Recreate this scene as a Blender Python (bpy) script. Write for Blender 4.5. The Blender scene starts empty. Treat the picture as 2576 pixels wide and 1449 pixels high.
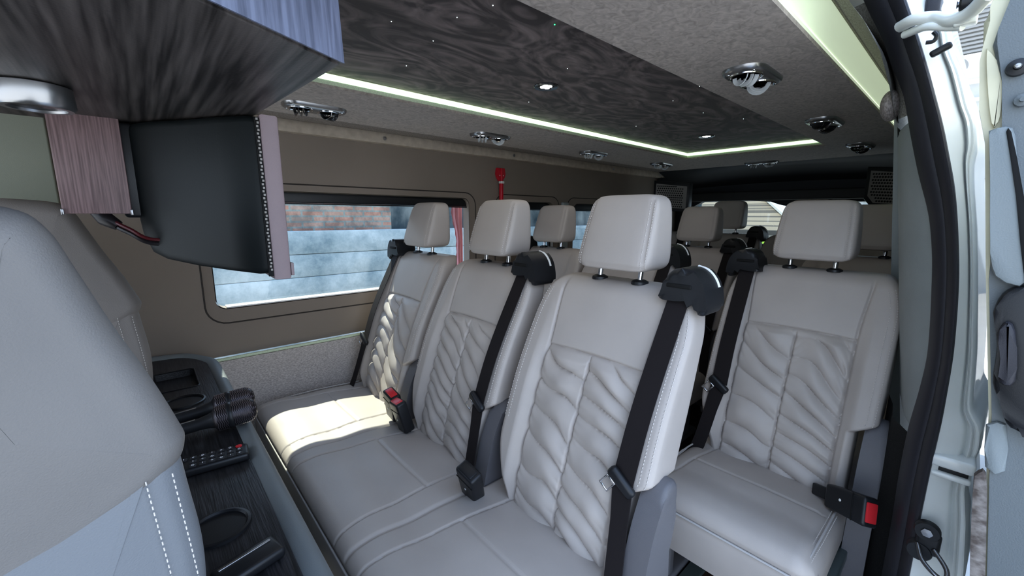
import bpy, bmesh, math, random
import numpy as np
from mathutils import Vector, Matrix, noise
random.seed(7)
C = bpy.context.scene.collection
H = 1.12            # camera height above the van floor; measured coordinates below are relative to the camera
PI = math.pi

# ------------------------------------------------------------------ materials
def mat(name, col, rough=.5, metal=0., var=0., vscale=(20,20,20), bump=0., bscale=(300,300,300), col2=None,
        emit=None, estr=0., sheen=0., coat=0., distort=0., detail=4., ramp=(.35,.65), spec=.5):
    m = bpy.data.materials.new(name); m.use_nodes = True
    nt = m.node_tree; N = nt.nodes; L = nt.links
    b = N['Principled BSDF']
    b.inputs['Base Color'].default_value = (*col,1); b.inputs['Roughness'].default_value = rough
    b.inputs['Metallic'].default_value = metal
    b.inputs['Specular IOR Level'].default_value = spec
    if sheen: b.inputs['Sheen Weight'].default_value = sheen
    if coat: b.inputs['Coat Weight'].default_value = coat
    if emit: b.inputs['Emission Color'].default_value = (*emit,1); b.inputs['Emission Strength'].default_value = estr
    tc = N.new('ShaderNodeTexCoord')
    def nz(sc, det, dist):
        mp = N.new('ShaderNodeMapping'); mp.inputs['Scale'].default_value = sc
        t = N.new('ShaderNodeTexNoise'); t.inputs['Scale'].default_value = 1; t.inputs['Detail'].default_value = det
        t.inputs['Distortion'].default_value = dist
        L.new(tc.outputs['Object'], mp.inputs[0]); L.new(mp.outputs[0], t.inputs[0]); return t
    if var or col2:
        t = nz(vscale, detail, distort)
        r = N.new('ShaderNodeValToRGB'); r.color_ramp.elements[0].position = ramp[0]; r.color_ramp.elements[1].position = ramp[1]
        c2 = col2 or tuple(min(1, c*(1+var)) for c in col); c1 = col if col2 else tuple(c*(1-var) for c in col)
        r.color_ramp.elements[0].color = (*c1,1); r.color_ramp.elements[1].color = (*c2,1)
        L.new(t.outputs['Fac'], r.inputs[0]); L.new(r.outputs[0], b.inputs['Base Color'])
    if bump:
        t = nz(bscale, 2, 0); bn = N.new('ShaderNodeBump'); bn.inputs['Strength'].default_value = bump; bn.inputs['Distance'].default_value = .002
        L.new(t.outputs['Fac'], bn.inputs['Height']); L.new(bn.outputs[0], b.inputs['Normal'])
    return m
M = {}
M['leather'] = mat('grey_leatherette', (.475,.43,.40), .42, var=.04, vscale=(6,6,6), bump=.12, bscale=(900,900,900), spec=.4)
M['leather_bar'] = mat('slate_leatherette', (.20,.215,.22), .5, bump=.15, bscale=(700,700,700), spec=.35)
M['driver_leather'] = mat('front_seat_leatherette', (.185,.175,.168), .5, var=.05, vscale=(5,5,5), bump=.2, bscale=(700,700,700), spec=.35)
M['front_leather_low'] = mat('front_seat_lower_leatherette', (.18,.19,.205), .5, bump=.2, bscale=(700,700,700), spec=.35)
M['driver_leather_far'] = mat('driver_seat_leatherette', (.26,.235,.22), .55, bump=.2, bscale=(700,700,700), spec=.3)
M['thread'] = mat('pale_thread', (.62,.58,.55), .7)
M['piping'] = mat('seam_piping', (.50,.48,.47), .45)
M['black'] = mat('black_plastic', (.018,.019,.022), .38, bump=.08, bscale=(900,900,900))
M['cover'] = mat('grey_plastic_cover', (.155,.15,.16), .42, bump=.25, bscale=(1200,1200,1200))
M['belt'] = mat('belt_webbing', (.022,.018,.019), .7, bump=.3, bscale=(60,1500,1500), spec=.25)
M['chrome'] = mat('chrome', (.75,.75,.76), .12, 1.)
M['satin'] = mat('satin_metal', (.42,.42,.43), .28, .9)
M['dark_chrome'] = mat('dark_chrome', (.22,.22,.23), .2, .9)
M['red'] = mat('red_button', (.62,.035,.045), .35)
M['red_plastic'] = mat('red_plastic', (.55,.02,.04), .3)
M['white'] = mat('white_plastic', (.8,.8,.78), .4)
M['wall'] = mat('brown_wall_panel', (.28,.235,.20), .6, var=.04, vscale=(3,3,3), bump=.12, bscale=(600,600,600), spec=.3)
M['wall_groove'] = mat('wall_groove', (.05,.042,.037), .7)
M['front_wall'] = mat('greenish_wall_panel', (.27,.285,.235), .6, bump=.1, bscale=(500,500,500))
M['weave'] = mat('woven_grey_fabric', (.40,.36,.34), .9, col2=(.68,.63,.60), vscale=(130,130,420), bump=.4, bscale=(300,300,900), detail=3)
M['ceil'] = mat('mottled_suede_panel', (.31,.265,.235), .85, col2=(.52,.455,.41), vscale=(45,55,45), distort=1.6, detail=7, ramp=(.3,.7), bump=.1, sheen=.15)
M['ceilwoven'] = mat('woven_ceiling_edge', (.20,.175,.16), .9, col2=(.34,.30,.28), vscale=(160,420,160), detail=3, ramp=(.4,.6))
M['fascia'] = mat('beige_fascia', (.42,.36,.30), .8, col2=(.56,.49,.41), vscale=(30,30,30), detail=6, ramp=(.3,.7))
M['suede'] = mat('dark_brown_suede', (.055,.042,.041), .7, col2=(.26,.205,.195), vscale=(3.5,7,3.5), distort=4.5, detail=10, ramp=(.40,.70), sheen=.12)
M['header'] = mat('felt_header', (.20,.19,.165), .95, col2=(.36,.345,.31), vscale=(260,260,260), detail=3)
M['led'] = mat('led_strip_glow', (.8,1,.8), .5, emit=(.70,.96,.64), estr=1.05)
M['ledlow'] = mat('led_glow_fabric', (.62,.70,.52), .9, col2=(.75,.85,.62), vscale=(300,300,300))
M['spot'] = mat('spot_led', (1,1,1), .5, emit=(1,1,.97), estr=3.)
M['star'] = mat('star_led', (1,1,1), .5, emit=(.85,1,1), estr=2.5)
M['stargreen'] = mat('green_star_led', (0,1,.2), .5, emit=(.05,1,.25), estr=2.5)
M['ash'] = mat('dark_wood_laminate', (.028,.025,.025), .42, col2=(.13,.115,.11), vscale=(110,4,20), detail=6, bump=.1, spec=.35)
M['ash_sky'] = mat('dark_wood_laminate_sky', (.075,.085,.13), .4, col2=(.17,.19,.27), vscale=(160,160,9), detail=5, spec=.8)  # sky reflection put into the laminate colour as a bluish tone
M['mauve'] = mat('mauve_wood_laminate', (.15,.10,.10), .5, col2=(.29,.20,.20), vscale=(380,380,12), detail=4)
M['traywood'] = mat('black_wood_grain', (.016,.016,.018), .38, col2=(.045,.044,.048), vscale=(250,14,250), detail=4, bump=.25, bscale=(400,20,400), spec=.4)
M['tvback'] = mat('tv_back', (.009,.012,.013), .5, bump=.05, spec=.35)
M['tvedge'] = mat('tv_mauve_edge', (.26,.20,.21), .45, bump=.2, bscale=(900,900,900))
M['rubber'] = mat('door_seal_rubber', (.035,.034,.042), .48, bump=.15, bscale=(900,900,900))
M['trimgrey'] = mat('grey_pillar_trim', (.36,.395,.40), .5, bump=.2, bscale=(600,600,600), var=.05, vscale=(10,10,10))
M['paint'] = mat('pearl_white_paint', (.82,.84,.82), .28, coat=.6, var=.03, vscale=(8,8,8))
M['sealer'] = mat('grey_body_sealer', (.36,.37,.40), .5)
M['doorgrey'] = mat('slate_door_trim', (.17,.19,.20), .55, bump=.25, bscale=(500,500,500))
M['doorpad'] = mat('pale_slate_pad', (.25,.28,.29), .55, bump=.2, bscale=(500,500,500))
M['doorsunlit'] = mat('sunlit_door_edge', (.72,.68,.50), .5, var=.1, vscale=(12,12,12))  # sunlight on the door edge painted in as cream
M['doorwood'] = mat('door_brown_fabric', (.10,.08,.07), .8, col2=(.30,.27,.25), vscale=(60,60,90), detail=4)
M['rear'] = mat('dark_rear_panel', (.035,.037,.042), .6, bump=.1)
M['rearmid'] = mat('taupe_rear_header', (.075,.072,.068), .6)
M['spk'] = mat('speaker_grille', (.30,.28,.26), .55, .1)
M['hole'] = mat('grille_hole', (.005,.005,.005), .8)
M['steel'] = mat('floor_track_steel', (.18,.22,.22), .4, .6)
M['carpet'] = mat('black_carpet', (.006,.006,.006), .95, col2=(.03,.03,.03), vscale=(500,500,500), detail=2, ramp=(.5,.75))
M['mesh'] = mat('mic_mesh', (.05,.045,.05), .35, .7)
M['meshwire'] = mat('mic_wire', (.5,.45,.5), .3, .9)
M['cable'] = mat('black_cable', (.015,.012,.014), .35)
M['cablered'] = mat('dark_red_cable', (.09,.012,.016), .35)
M['curtain'] = mat('pink_curtain', (.80,.36,.40), .9, var=.15, vscale=(40,40,8))
M['concrete_ground'] = mat('pale_concrete_ground', (.52,.51,.49), .9, var=.1, vscale=(3,3,3))
M['facade'] = mat('white_facade', (.52,.52,.50), .8)
M['facade_line'] = mat('facade_louvre', (.30,.29,.27), .8)
M['acwhite'] = mat('ac_white', (.75,.77,.78), .5)
M['leaf'] = mat('bright_leaves', (.25,.45,.04), .7, col2=(.55,.85,.12), vscale=(6,6,6), detail=5)

def wood_floor():
    m = bpy.data.materials.new('wood_plank_vinyl'); m.use_nodes = True; nt = m.node_tree; N = nt.nodes; L = nt.links; b = N['Principled BSDF']
    tc = N.new('ShaderNodeTexCoord'); mp = N.new('ShaderNodeMapping'); mp.inputs['Scale'].default_value = (3,60,1)
    t = N.new('ShaderNodeTexNoise'); t.inputs['Scale'].default_value = 1; t.inputs['Detail'].default_value = 5
    L.new(tc.outputs['Object'], mp.inputs[0]); L.new(mp.outputs[0], t.inputs[0])
    r = N.new('ShaderNodeValToRGB'); r.color_ramp.elements[0].position=.35; r.color_ramp.elements[1].position=.68
    r.color_ramp.elements[0].color=(.030,.016,.013,1); r.color_ramp.elements[1].color=(.085,.048,.036,1)
    L.new(t.outputs['Fac'], r.inputs[0])
    br = N.new('ShaderNodeTexBrick'); br.inputs['Scale'].default_value=1; br.inputs['Brick Width'].default_value=.9; br.inputs['Row Height'].default_value=.11
    br.inputs['Mortar Size'].default_value=.003; br.inputs['Color1'].default_value=(1,1,1,1); br.inputs['Color2'].default_value=(.62,.72,.6,1); br.inputs['Mortar'].default_value=(.15,.15,.15,1)
    L.new(tc.outputs['Object'], br.inputs[0])
    mx = N.new('ShaderNodeMix'); mx.data_type='RGBA'; mx.blend_type='MULTIPLY'; mx.inputs[0].default_value=1
    L.new(r.outputs[0], mx.inputs[6]); L.new(br.outputs['Color'], mx.inputs[7]); L.new(mx.outputs[2], b.inputs['Base Color']); b.inputs['Roughness'].default_value=.45
    return m
M['floor'] = wood_floor()
def wall_ext(brick):
    m = bpy.data.materials.new('old_brick' if brick else 'weathered_concrete_planks'); m.use_nodes = True; nt = m.node_tree; N = nt.nodes; L = nt.links; b = N['Principled BSDF']
    b.inputs['Roughness'].default_value=.9
    tc = N.new('ShaderNodeTexCoord'); sp = N.new('ShaderNodeSeparateXYZ'); cb = N.new('ShaderNodeCombineXYZ')
    L.new(tc.outputs['Object'], sp.inputs[0]); L.new(sp.outputs[0], cb.inputs[0]); L.new(sp.outputs[2], cb.inputs[1])
    ns = N.new('ShaderNodeTexNoise'); ns.inputs['Scale'].default_value=7 if brick else 2.6; ns.inputs['Detail'].default_value=10; ns.inputs['Roughness'].default_value=.7
    L.new(tc.outputs['Object'], ns.inputs[0])
    r = N.new('ShaderNodeValToRGB')
    if brick:
        br = N.new('ShaderNodeTexBrick'); br.inputs['Scale'].default_value=1; br.inputs['Brick Width'].default_value=.17; br.inputs['Row Height'].default_value=.045
        br.inputs['Mortar Size'].default_value=.008; br.inputs['Color1'].default_value=(.48,.24,.18,1); br.inputs['Color2'].default_value=(.42,.31,.26,1); br.inputs['Mortar'].default_value=(.30,.31,.29,1)
        L.new(cb.outputs[0], br.inputs[0])
        r.color_ramp.elements[0].position=.40; r.color_ramp.elements[1].position=.60; r.color_ramp.elements[0].color=(.62,.64,.64,1); r.color_ramp.elements[1].color=(1.15,1.15,1.1,1)
        L.new(ns.outputs['Fac'], r.inputs[0])
        mx = N.new('ShaderNodeMix'); mx.data_type='RGBA'; mx.blend_type='MULTIPLY'; mx.inputs[0].default_value=1
        L.new(br.outputs['Color'], mx.inputs[6]); L.new(r.outputs[0], mx.inputs[7]); L.new(mx.outputs[2], b.inputs['Base Color'])
    else:
        r.color_ramp.elements[0].position=.35; r.color_ramp.elements[1].position=.65; r.color_ramp.elements[0].color=(.20,.27,.30,1); r.color_ramp.elements[1].color=(.58,.64,.65,1)
        L.new(ns.outputs['Fac'], r.inputs[0]); L.new(r.outputs[0], b.inputs['Base Color'])
    return m
M['brick'] = wall_ext(True); M['planks'] = wall_ext(False)
M['stained'] = mat('stained_render', (.05,.07,.08), .9, col2=(.36,.38,.36), vscale=(3,3,2.2), detail=10, ramp=(.45,.72))
def tiles():
    m = mat('roof_tiles', (.5,.44,.36), .9)
    nt=m.node_tree;N=nt.nodes;L=nt.links;b=N['Principled BSDF']
    tc=N.new('ShaderNodeTexCoord'); br=N.new('ShaderNodeTexBrick'); br.inputs['Scale'].default_value=1; br.inputs['Brick Width'].default_value=.3; br.inputs['Row Height'].default_value=.16
    br.inputs['Mortar Size'].default_value=.02; br.inputs['Color1'].default_value=(.34,.29,.22,1); br.inputs['Color2'].default_value=(.22,.19,.15,1); br.inputs['Mortar'].default_value=(.10,.09,.08,1)
    L.new(tc.outputs['UV'], br.inputs[0]); mp=tc
    mm=N.new('ShaderNodeMapping'); L.new(tc.outputs['Object'], mm.inputs[0]); mm.inputs['Rotation'].default_value=(PI/2,0,PI/2); L.new(mm.outputs[0], br.inputs[0]); L.new(br.outputs['Color'], b.inputs['Base Color']); return m
M['tiles'] = tiles()
def glass(name, tint, g=.06):
    m = bpy.data.materials.new(name); m.use_nodes=True; nt=m.node_tree; N=nt.nodes; L=nt.links; N.remove(N['Principled BSDF'])
    t=N.new('ShaderNodeBsdfTransparent'); t.inputs[0].default_value=(*tint,1); gl=N.new('ShaderNodeBsdfGlossy'); gl.inputs['Roughness'].default_value=.02
    mx=N.new('ShaderNodeMixShader'); mx.inputs[0].default_value=g; L.new(t.outputs[0],mx.inputs[1]); L.new(gl.outputs[0],mx.inputs[2]); L.new(mx.outputs[0],N['Material Output'].inputs[0]); return m
M['glass'] = glass('window_glass', (.88,.96,.97)); M['darkglass'] = glass('tinted_glass', (.04,.045,.05), .1); M['rearglass'] = glass('rear_glass', (.55,.6,.6), .05); M['tint']=glass('rear_dimming_glass',(.42,.47,.48),.06)  # rear side panes and rear window tinted to darken the back of the cabin

# ------------------------------------------------------------------ object helpers
def link(name, me, m=None, parent=None, loc=(0,0,0)):
    o = bpy.data.objects.new(name, me); C.objects.link(o); o.location = loc
    if parent is not None: o.parent = parent
    if m is not None and len(me.materials)==0: me.materials.append(M[m] if isinstance(m,str) else m)
    return o
def tomesh(name, bm, smooth=True, angle=None):
    bmesh.ops.recalc_face_normals(bm, faces=bm.faces[:])
    me = bpy.data.meshes.new(name); bm.to_mesh(me); bm.free()
    if smooth:
        me.polygons.foreach_set('use_smooth', [True]*len(me.polygons))
        me.set_sharp_from_angle(angle=math.radians(angle or 40))
    return me
def obj(name, bm, m, parent=None, loc=None, smooth=True, angle=None):
    """loc for top-level objects is camera-relative: H is added"""
    if loc is None: loc=(0,0,0)
    if parent is None: loc=(loc[0],loc[1],loc[2]+H)
    return link(name, tomesh(name,bm,smooth,angle), m, parent, loc)
def thing(name, label, cat, loc=(0,0,0), rz=0, group=None):
    o = bpy.data.objects.new(name, None); C.objects.link(o); o.location=(loc[0],loc[1],loc[2]+H); o.rotation_euler=(0,0,rz)
    o.empty_display_size=.05
    return tag(o,label,cat,group)
def tag(o,label,cat,group=None):
    o['label']=label; o['category']=cat
    if group: o['group']=group
    return o
def struct(o, label=None):
    o['kind']='structure'
    if label: o['label']=label
    return o
def children(o): return [c for c in bpy.data.objects if c.parent==o]
def dup(root, loc, label=None, rz=None):
    m = {}
    def cp(o, par):
        c=o.copy(); C.objects.link(c)
        if par is not None: c.parent=par
        for k in kids.get(o.name,[]): cp(k,c)
        return c
    kids={}
    for c in list(bpy.data.objects):
        if c.parent is not None: kids.setdefault(c.parent.name,[]).append(c)
    r=cp(root,None); r.location=(loc[0],loc[1],loc[2]+H)
    if rz is not None: r.rotation_euler=(0,0,rz)
    if label: r['label']=label
    return r

def box(bm, c, s, r=0., seg=3, rot=None):
    g = bmesh.ops.create_cube(bm, size=1.)
    vs = g['verts']
    for v in vs: v.co = Vector((v.co.x*s[0], v.co.y*s[1], v.co.z*s[2]))
    if r:
        es = list({e for v in vs for e in v.link_edges})
        rb = bmesh.ops.bevel(bm, geom=es, offset=r, segments=seg, affect='EDGES', profile=.5)
        vs = list({v for f in rb['faces'] for v in f.verts}|{v for v in vs if v.is_valid})
    if rot is not None:
        for v in vs: v.co = rot @ v.co
    for v in vs: v.co += Vector(c)
    return vs
def tube(bm, pts, r, n=8, cap=True, closed=False, flat=1.):
    pts=[Vector(p) for p in pts]; rings=[]; up=None
    for i,p in enumerate(pts):
        a=pts[i-1] if (i>0 or closed) else p; b=pts[(i+1)%len(pts)] if (i<len(pts)-1 or closed) else p
        t=(b-a).normalized()
        if up is None: up=t.orthogonal().normalized()
        up=(up-t*up.dot(t)).normalized(); s=t.cross(up)
        rr=r[i] if isinstance(r,(list,tuple)) else r
        rings.append([bm.verts.new(p+(up*math.cos(k*2*PI/n)+s*math.sin(k*2*PI/n)*flat)*rr) for k in range(n)])
    m=len(rings)
    for i in range(m if closed else m-1):
        A,B=rings[i],rings[(i+1)%m]
        for k in range(n): bm.faces.new((A[k],A[(k+1)%n],B[(k+1)%n],B[k]))
    if cap and not closed: bm.faces.new(rings[0][::-1]); bm.faces.new(rings[-1])
def lathe(bm, prof, n=32, axis='z', c=(0,0,0)):
    rings=[]
    for r,h in prof:
        ring=[]
        for k in range(n):
            a=2*PI*k/n; x,y=r*math.cos(a),r*math.sin(a)
            p={'z':(x,y,h),'x':(h,x,y),'y':(x,h,y)}[axis]
            ring.append(bm.verts.new(Vector(p)+Vector(c)))
        rings.append(ring)
    for A,B in zip(rings,rings[1:]):
        for k in range(n): bm.faces.new((A[k],A[(k+1)%n],B[(k+1)%n],B[k]))
    if prof[0][0]>1e-5: bm.faces.new(rings[0][::-1])
    if prof[-1][0]>1e-5: bm.faces.new(rings[-1])
def prism(bm, poly, d0, d1, axis='x', r=0., seg=3):
    """poly 2-D in the plane perpendicular to axis, extruded from d0 to d1"""
    f={'x':lambda p,d:(d,p[0],p[1]),'y':lambda p,d:(p[0],d,p[1]),'z':lambda p,d:(p[0],p[1],d)}[axis]
    A=[bm.verts.new(f(p,d0)) for p in poly]; B=[bm.verts.new(f(p,d1)) for p in poly]
    n=len(poly); fa=bm.faces.new(A[::-1]); fb=bm.faces.new(B); es=list(fa.edges)+list(fb.edges)
    for k in range(n): bm.faces.new((A[k],A[(k+1)%n],B[(k+1)%n],B[k]))
    if r: bmesh.ops.bevel(bm, geom=es, offset=r, segments=seg, affect='EDGES', profile=.5)
def ribbon(bm, pts, wd, w, t=.0015):
    """flat strap through pts; wd width direction(s)"""
    rows=[]
    for i,p in enumerate(pts):
        p=Vector(p); a=Vector(pts[max(i-1,0)]); b=Vector(pts[min(i+1,len(pts)-1)]); tg=(b-a).normalized()
        d=Vector(wd[i] if isinstance(wd,list) else wd); d=(d-tg*d.dot(tg)).normalized(); n=tg.cross(d)
        ww=w[i] if isinstance(w,list) else w
        rows.append([bm.verts.new(p+d*ww/2*s1+n*t/2*s2) for s1,s2 in ((-1,-1),(1,-1),(1,1),(-1,1))])
    for A,B in zip(rows,rows[1:]):
        for k in range(4): bm.faces.new((A[k],A[(k+1)%4],B[(k+1)%4],B[k]))
    bm.faces.new(rows[0][::-1]); bm.faces.new(rows[-1])
def rr(x0,x1,z0,z1,r,n=6):
    out=[]
    for cx,cz,a0 in ((x1-r,z1-r,0),(x0+r,z1-r,PI/2),(x0+r,z0+r,PI),(x1-r,z0+r,3*PI/2)):
        for k in range(n+1):
            a=a0+PI/2*k/n; out.append((cx+r*math.cos(a),cz+r*math.sin(a)))
    return out
def sheet_with_holes(bm, outer, holes, y, th=0.):
    """flat panel in the XZ plane at y, with holes"""
    es=[]
    for loop in [outer]+holes:
        vs=[bm.verts.new((p[0],y,p[1])) for p in loop]
        for k in range(len(vs)): es.append(bm.edges.new((vs[k],vs[(k+1)%len(vs)])))
    bmesh.ops.triangle_fill(bm, use_beauty=True, use_dissolve=False, edges=es)
    if th:
        g=bmesh.ops.extrude_face_region(bm, geom=bm.faces[:])
        for v in [e for e in g['geom'] if isinstance(e,bmesh.types.BMVert)]: v.co.y+=th
def resample(pts, step):
    pts=[Vector(p) for p in pts]; out=[]; acc=0.
    for a,b in zip(pts,pts[1:]):
        l=(b-a).length
        if l<1e-9: continue
        t=(b-a)/l
        while acc<l: out.append((a+t*acc,t)); acc+=step
        acc-=l
    return out
def stitches(bm, pts, step=.0075, ln=.0042, r=.0009):
    for p,t in resample(pts,step):
        tube(bm,[p-t*ln/2,p+t*ln/2],r,5)
def crv(pts,n=8):
    """Catmull-Rom through points"""
    P=[Vector(p) for p in pts]; P=[P[0]*2-P[1]]+P+[P[-1]*2-P[-2]]; out=[]
    for i in range(1,len(P)-2):
        for k in range(n):
            t=k/n; a,b,c,d=P[i-1],P[i],P[i+1],P[i+2]
            out.append(.5*((2*b)+(c-a)*t+(2*a-5*b+4*c-d)*t*t+(3*b-a-3*c+d)*t**3))
    out.append(P[-2]); return out
def sst(a,b,x):
    t=min(1,max(0,(x-a)/(b-a))); return t*t*(3-2*t)

# ------------------------------------------------------------------ passenger seats
_zf=[-.06,0,.06,.115,.175,.235,.30,.40,.49,.58]; _xf=[0,0,.008,.026,.045,.063,.083,.122,.163,.208]
_pf=np.polyfit(_zf,_xf,4)
def xfront(z): return float(np.polyval(_pf,z))
ZT=.574; ZB=-.05; SEAM=.395; SW=.141
def half_w(z, side):
    """half width of the back; side -1 (door side, cut away low down) or +1"""
    w=.222
    if z>.46: w-=.030*((z-.46)/(ZT-.46))**2
    if side<0: w=.178+(w-.178)*sst(.165,.205,z)
    else: w=.170+(w-.170)*sst(-.03,.16,z)
    return w
def bolster(y,z):
    return .022*sst(.138,.175,abs(y))*(1-.9*sst(.28,.54,z))
def front_disp(y,z,seed,hi):
    """outward (towards -x) displacement of the front face"""
    d=bolster(y,z)*1.0
    gro=lambda q,w=.0036,a=.0062: a*math.exp(-(q/w)**2)
    sy=SW+ .012*sst(.40,.58,z)
    if z>-.04: d-=gro(abs(y)-sy)
    zs=SEAM+.006*math.cos(y/SW*1.5)
    if abs(y)<sy: d-=gro(z-zs)
    if z<zs and abs(y)<SW:
        w=max(0.,min(1.,(zs-z)/.02))
        d-=gro(y,.003,.006)*w
        u=(SW-y)/SW if y>0 else -y/SW            # 0 at the +y edge of the column, 1 at its -y edge
        col=0 if y>0 else 1
        if hi:
            n1=noise.noise(Vector((u*1.3+col*7, z*5.5, seed*3.1)))
            sl=1+.6*noise.noise(Vector((col*5+.5,z*6,seed*2.3)))
            ph=(z+(.040*u+.024*u*u)*sl)/(.058+.012*math.sin(seed*2+col*1.7))+n1*.55+seed*.37+col*.5
            h=abs(math.sin(PI*ph))**.55; n2=noise.noise(Vector((u*3+col*5, z*16, seed*1.7+9)))
            k=.55+.75*noise.noise(Vector((u*2+col*3,z*7+4,seed)))
            edge=min(u,1-u)
            puf=math.sin(PI*min(1,max(0,u)))
            h2=abs(math.sin(PI*(ph*2.3+n1*2)))*math.exp(-edge/.10)
            d+=w*((h-.5)*.0190*max(.3,k+.35)*(.45+.55*puf)+.0034*h2+.0022*n2+.009*puf**.6-.001)
        else:
            d+=w*(.004*abs(math.sin(PI*(z+.05*u)/.055)))
    elif z>=zs and abs(y)<sy: d+=.002*math.cos(y/sy*PI/2)
    return d
def backrest_mesh(seed, hi=True):
    ny=210 if hi else 44; nz=230 if hi else 60
    bm=bmesh.new(); rows=[]
    zs=[ZB+(ZT-.035-ZB)*i/(nz-1) for i in range(nz)]; th=[0]*nz
    for k in range(1,9):
        a=PI/2*k/8; zs.append(ZT-.035+.035*math.sin(a)); th.append(a)
    for z,a in zip(zs,th):
        ins=.030*(1-math.cos(a))
        an=half_w(z,-1)-ins*.8; ap=half_w(z,1)-ins*.8
        D=.092-.02*sst(.3,.58,z)-ins*.9
        r=.018
        xf=xfront(z)+ins*1.0
        ring=[]
        for k in range(ny+1):                                   # front, from +y to -y
            y=(ap-r)+(-(an-r)-(ap-r))*k/ny
            fade=1-sst(0,PI/2,a)
            ring.append((xf-front_disp(y,z,seed,hi)*(fade*.9+.1), y))
        def corner(cy,cx,a0,n=7):
            for k in range(1,n+1):
                q=a0+PI/2*k/(n+1); ring.append((cx+r*-math.cos(q) if False else cx-r*math.cos(q), cy-r*math.sin(q)*1))
        xa=ring[-1][0]; 
        for k in range(1,8):
            q=PI/2*k/8; ring.append((xa+r*(1-math.cos(q)), -(an-r)-r*math.sin(q)))
        xbk=xf+D
        for k in range(1,6): ring.append((xa+r+(xbk-r-xa-r)*k/5, -an))
        for k in range(1,8):
            q=PI/2*k/8; ring.append((xbk-r+r*math.sin(q), -an+r*(1-math.cos(q))))
        for k in range(1,12): ring.append((xbk,-(an-r)+(an-r+ap-r)*k/12))
        for k in range(1,8):
            q=PI/2*k/8; ring.append((xbk-r+r*math.cos(q), ap-r+r*math.sin(q)))
        xa=ring[0][0]
        for k in range(1,6): ring.append((xbk-r+(xa+r-xbk+r)*k/5, ap))
        for k in range(1,8):
            q=PI/2*k/8; ring.append((xa+r-r*math.sin(q), ap-r+r*math.cos(q)))
        rows.append([bm.verts.new((x,y,z)) for x,y in ring])
    n=len(rows[0])
    for A,B in zip(rows,rows[1:]):
        for k in range(n): bm.faces.new((A[k],A[(k+1)%n],B[(k+1)%n],B[k]))
    bm.faces.new(rows[0][::-1]); bm.faces.new(rows[-1])
    return tomesh('backrest',bm,True,60)
def back_seams(s):
    """double stitched seam running down one front corner"""
    bm=bmesh.new()
    if 1:
        for off in (.0,.010):
            pts=[]
            for i in range(60):
                z=.20+(.545-.20)*i/59
                w=half_w(z,s)
                y=w-.018+ (-.006 if off==0 else .009)
                if off==0: x=xfront(z)-bolster(y,z)-.0012
                else: x=xfront(z)-bolster(w-.018,z)+.018*(1-math.sqrt(max(0,1-(.009/.018)**2)))-.0012
                pts.append((x,s*y,z))
            stitches(bm,pts)
    return tomesh('stitching',bm)
def headrest_mesh():
    bm=bmesh.new()
    bmesh.ops.create_cube(bm,size=2.)
    bmesh.ops.subdivide_edges(bm,edges=bm.edges[:],cuts=25,use_grid_fill=True)
    for v in bm.verts:
        c=v.co; p=7.
        q=(abs(c.x)**p+abs(c.y)**p+abs(c.z)**p)**(1/p); c=c/q
        z=c.z; t=(z+1)/2
        hw=.106-.012*t**2; dp=.066-.030*t
        x=.240+.012*t+c.x*dp+.020*t
        if c.x<0: x-=.006*(1-c.y*c.y)*(1-z*z)
        # groove where the front panel meets the side panels
        gd=0
        if c.x<0:
            gd=.0036*math.exp(-((abs(c.y)-.86)/.028)**2)
            gd+=.0026*math.exp(-((z+.88)/.03)**2)*(1 if abs(c.y)<.86 else 0)
        v.co=Vector((x+gd, c.y*hw, .695+z*.092))
    return tomesh('headrest',bm,True,75)
def headrest_stitch(s):
    bm=bmesh.new()
    if 1:
        for yy in (.82,.91):
            pts=[]
            for i in range(40):
                z=-.86+1.66*i/39; t=(z+1)/2; p=7.
                cx=-(max(0,1-yy**p-abs(z)**p))**(1/p)
                hw=.106-.012*t**2; dp=.066-.030*t
                x=.240+.012*t+cx*dp+.020*t-.006*(1-yy*yy)*(1-z*z)-.001
                pts.append((x,s*yy*hw,.695+z*.092))
            stitches(bm,pts,.0065,.0036,.0007)
    return tomesh('stitching',bm)
def post_mesh(y):
    bm=bmesh.new(); tube(bm,[(.232,y,.555),(.240,y,.615)],.0065,14); return tomesh('headrest_post',bm)
def bezel_mesh(y):
    bm=bmesh.new(); lathe(bm,[(.001,.001),(.021,0),(.020,.007),(.012,.011),(.0001,.011)],20,c=(.235,y,.571)); return tomesh('post_guide',bm)
def horn_mesh(s):
    bm=bmesh.new()
    poly=[(.132,.556),(.140,.578),(.147,.606),(.164,.624),(.192,.627),(.214,.617),(.230,.596),(.238,.568),(.239,.545),(.233,.533),(.220,.533),(.213,.550),(.203,.560),(.170,.556)]
    poly=[(p.x,p.y) for p in crv([(a,b,0) for a,b in poly]+[(poly[0][0],poly[0][1],0)],3)[:-1]]
    poly=[(s*a,b) for a,b in poly]
    prism(bm,poly,.172,.262,'x',.014,5)
    return tomesh('belt_guide',bm,True,50)
def horn_strip(s):
    bm=bmesh.new()
    tube(bm,crv([(.244,s*.186,.6265),(.244,s*.208,.620),(.244,s*.224,.604),(.244,s*.233,.586)],5),.0042,8)
    return tomesh('pale_strip',bm)
def horn_slot(s):
    bm=bmesh.new(); box(bm,(.1715,s*.180,.590),(.006,.054,.009),.0025); return tomesh('slot',bm)
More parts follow.
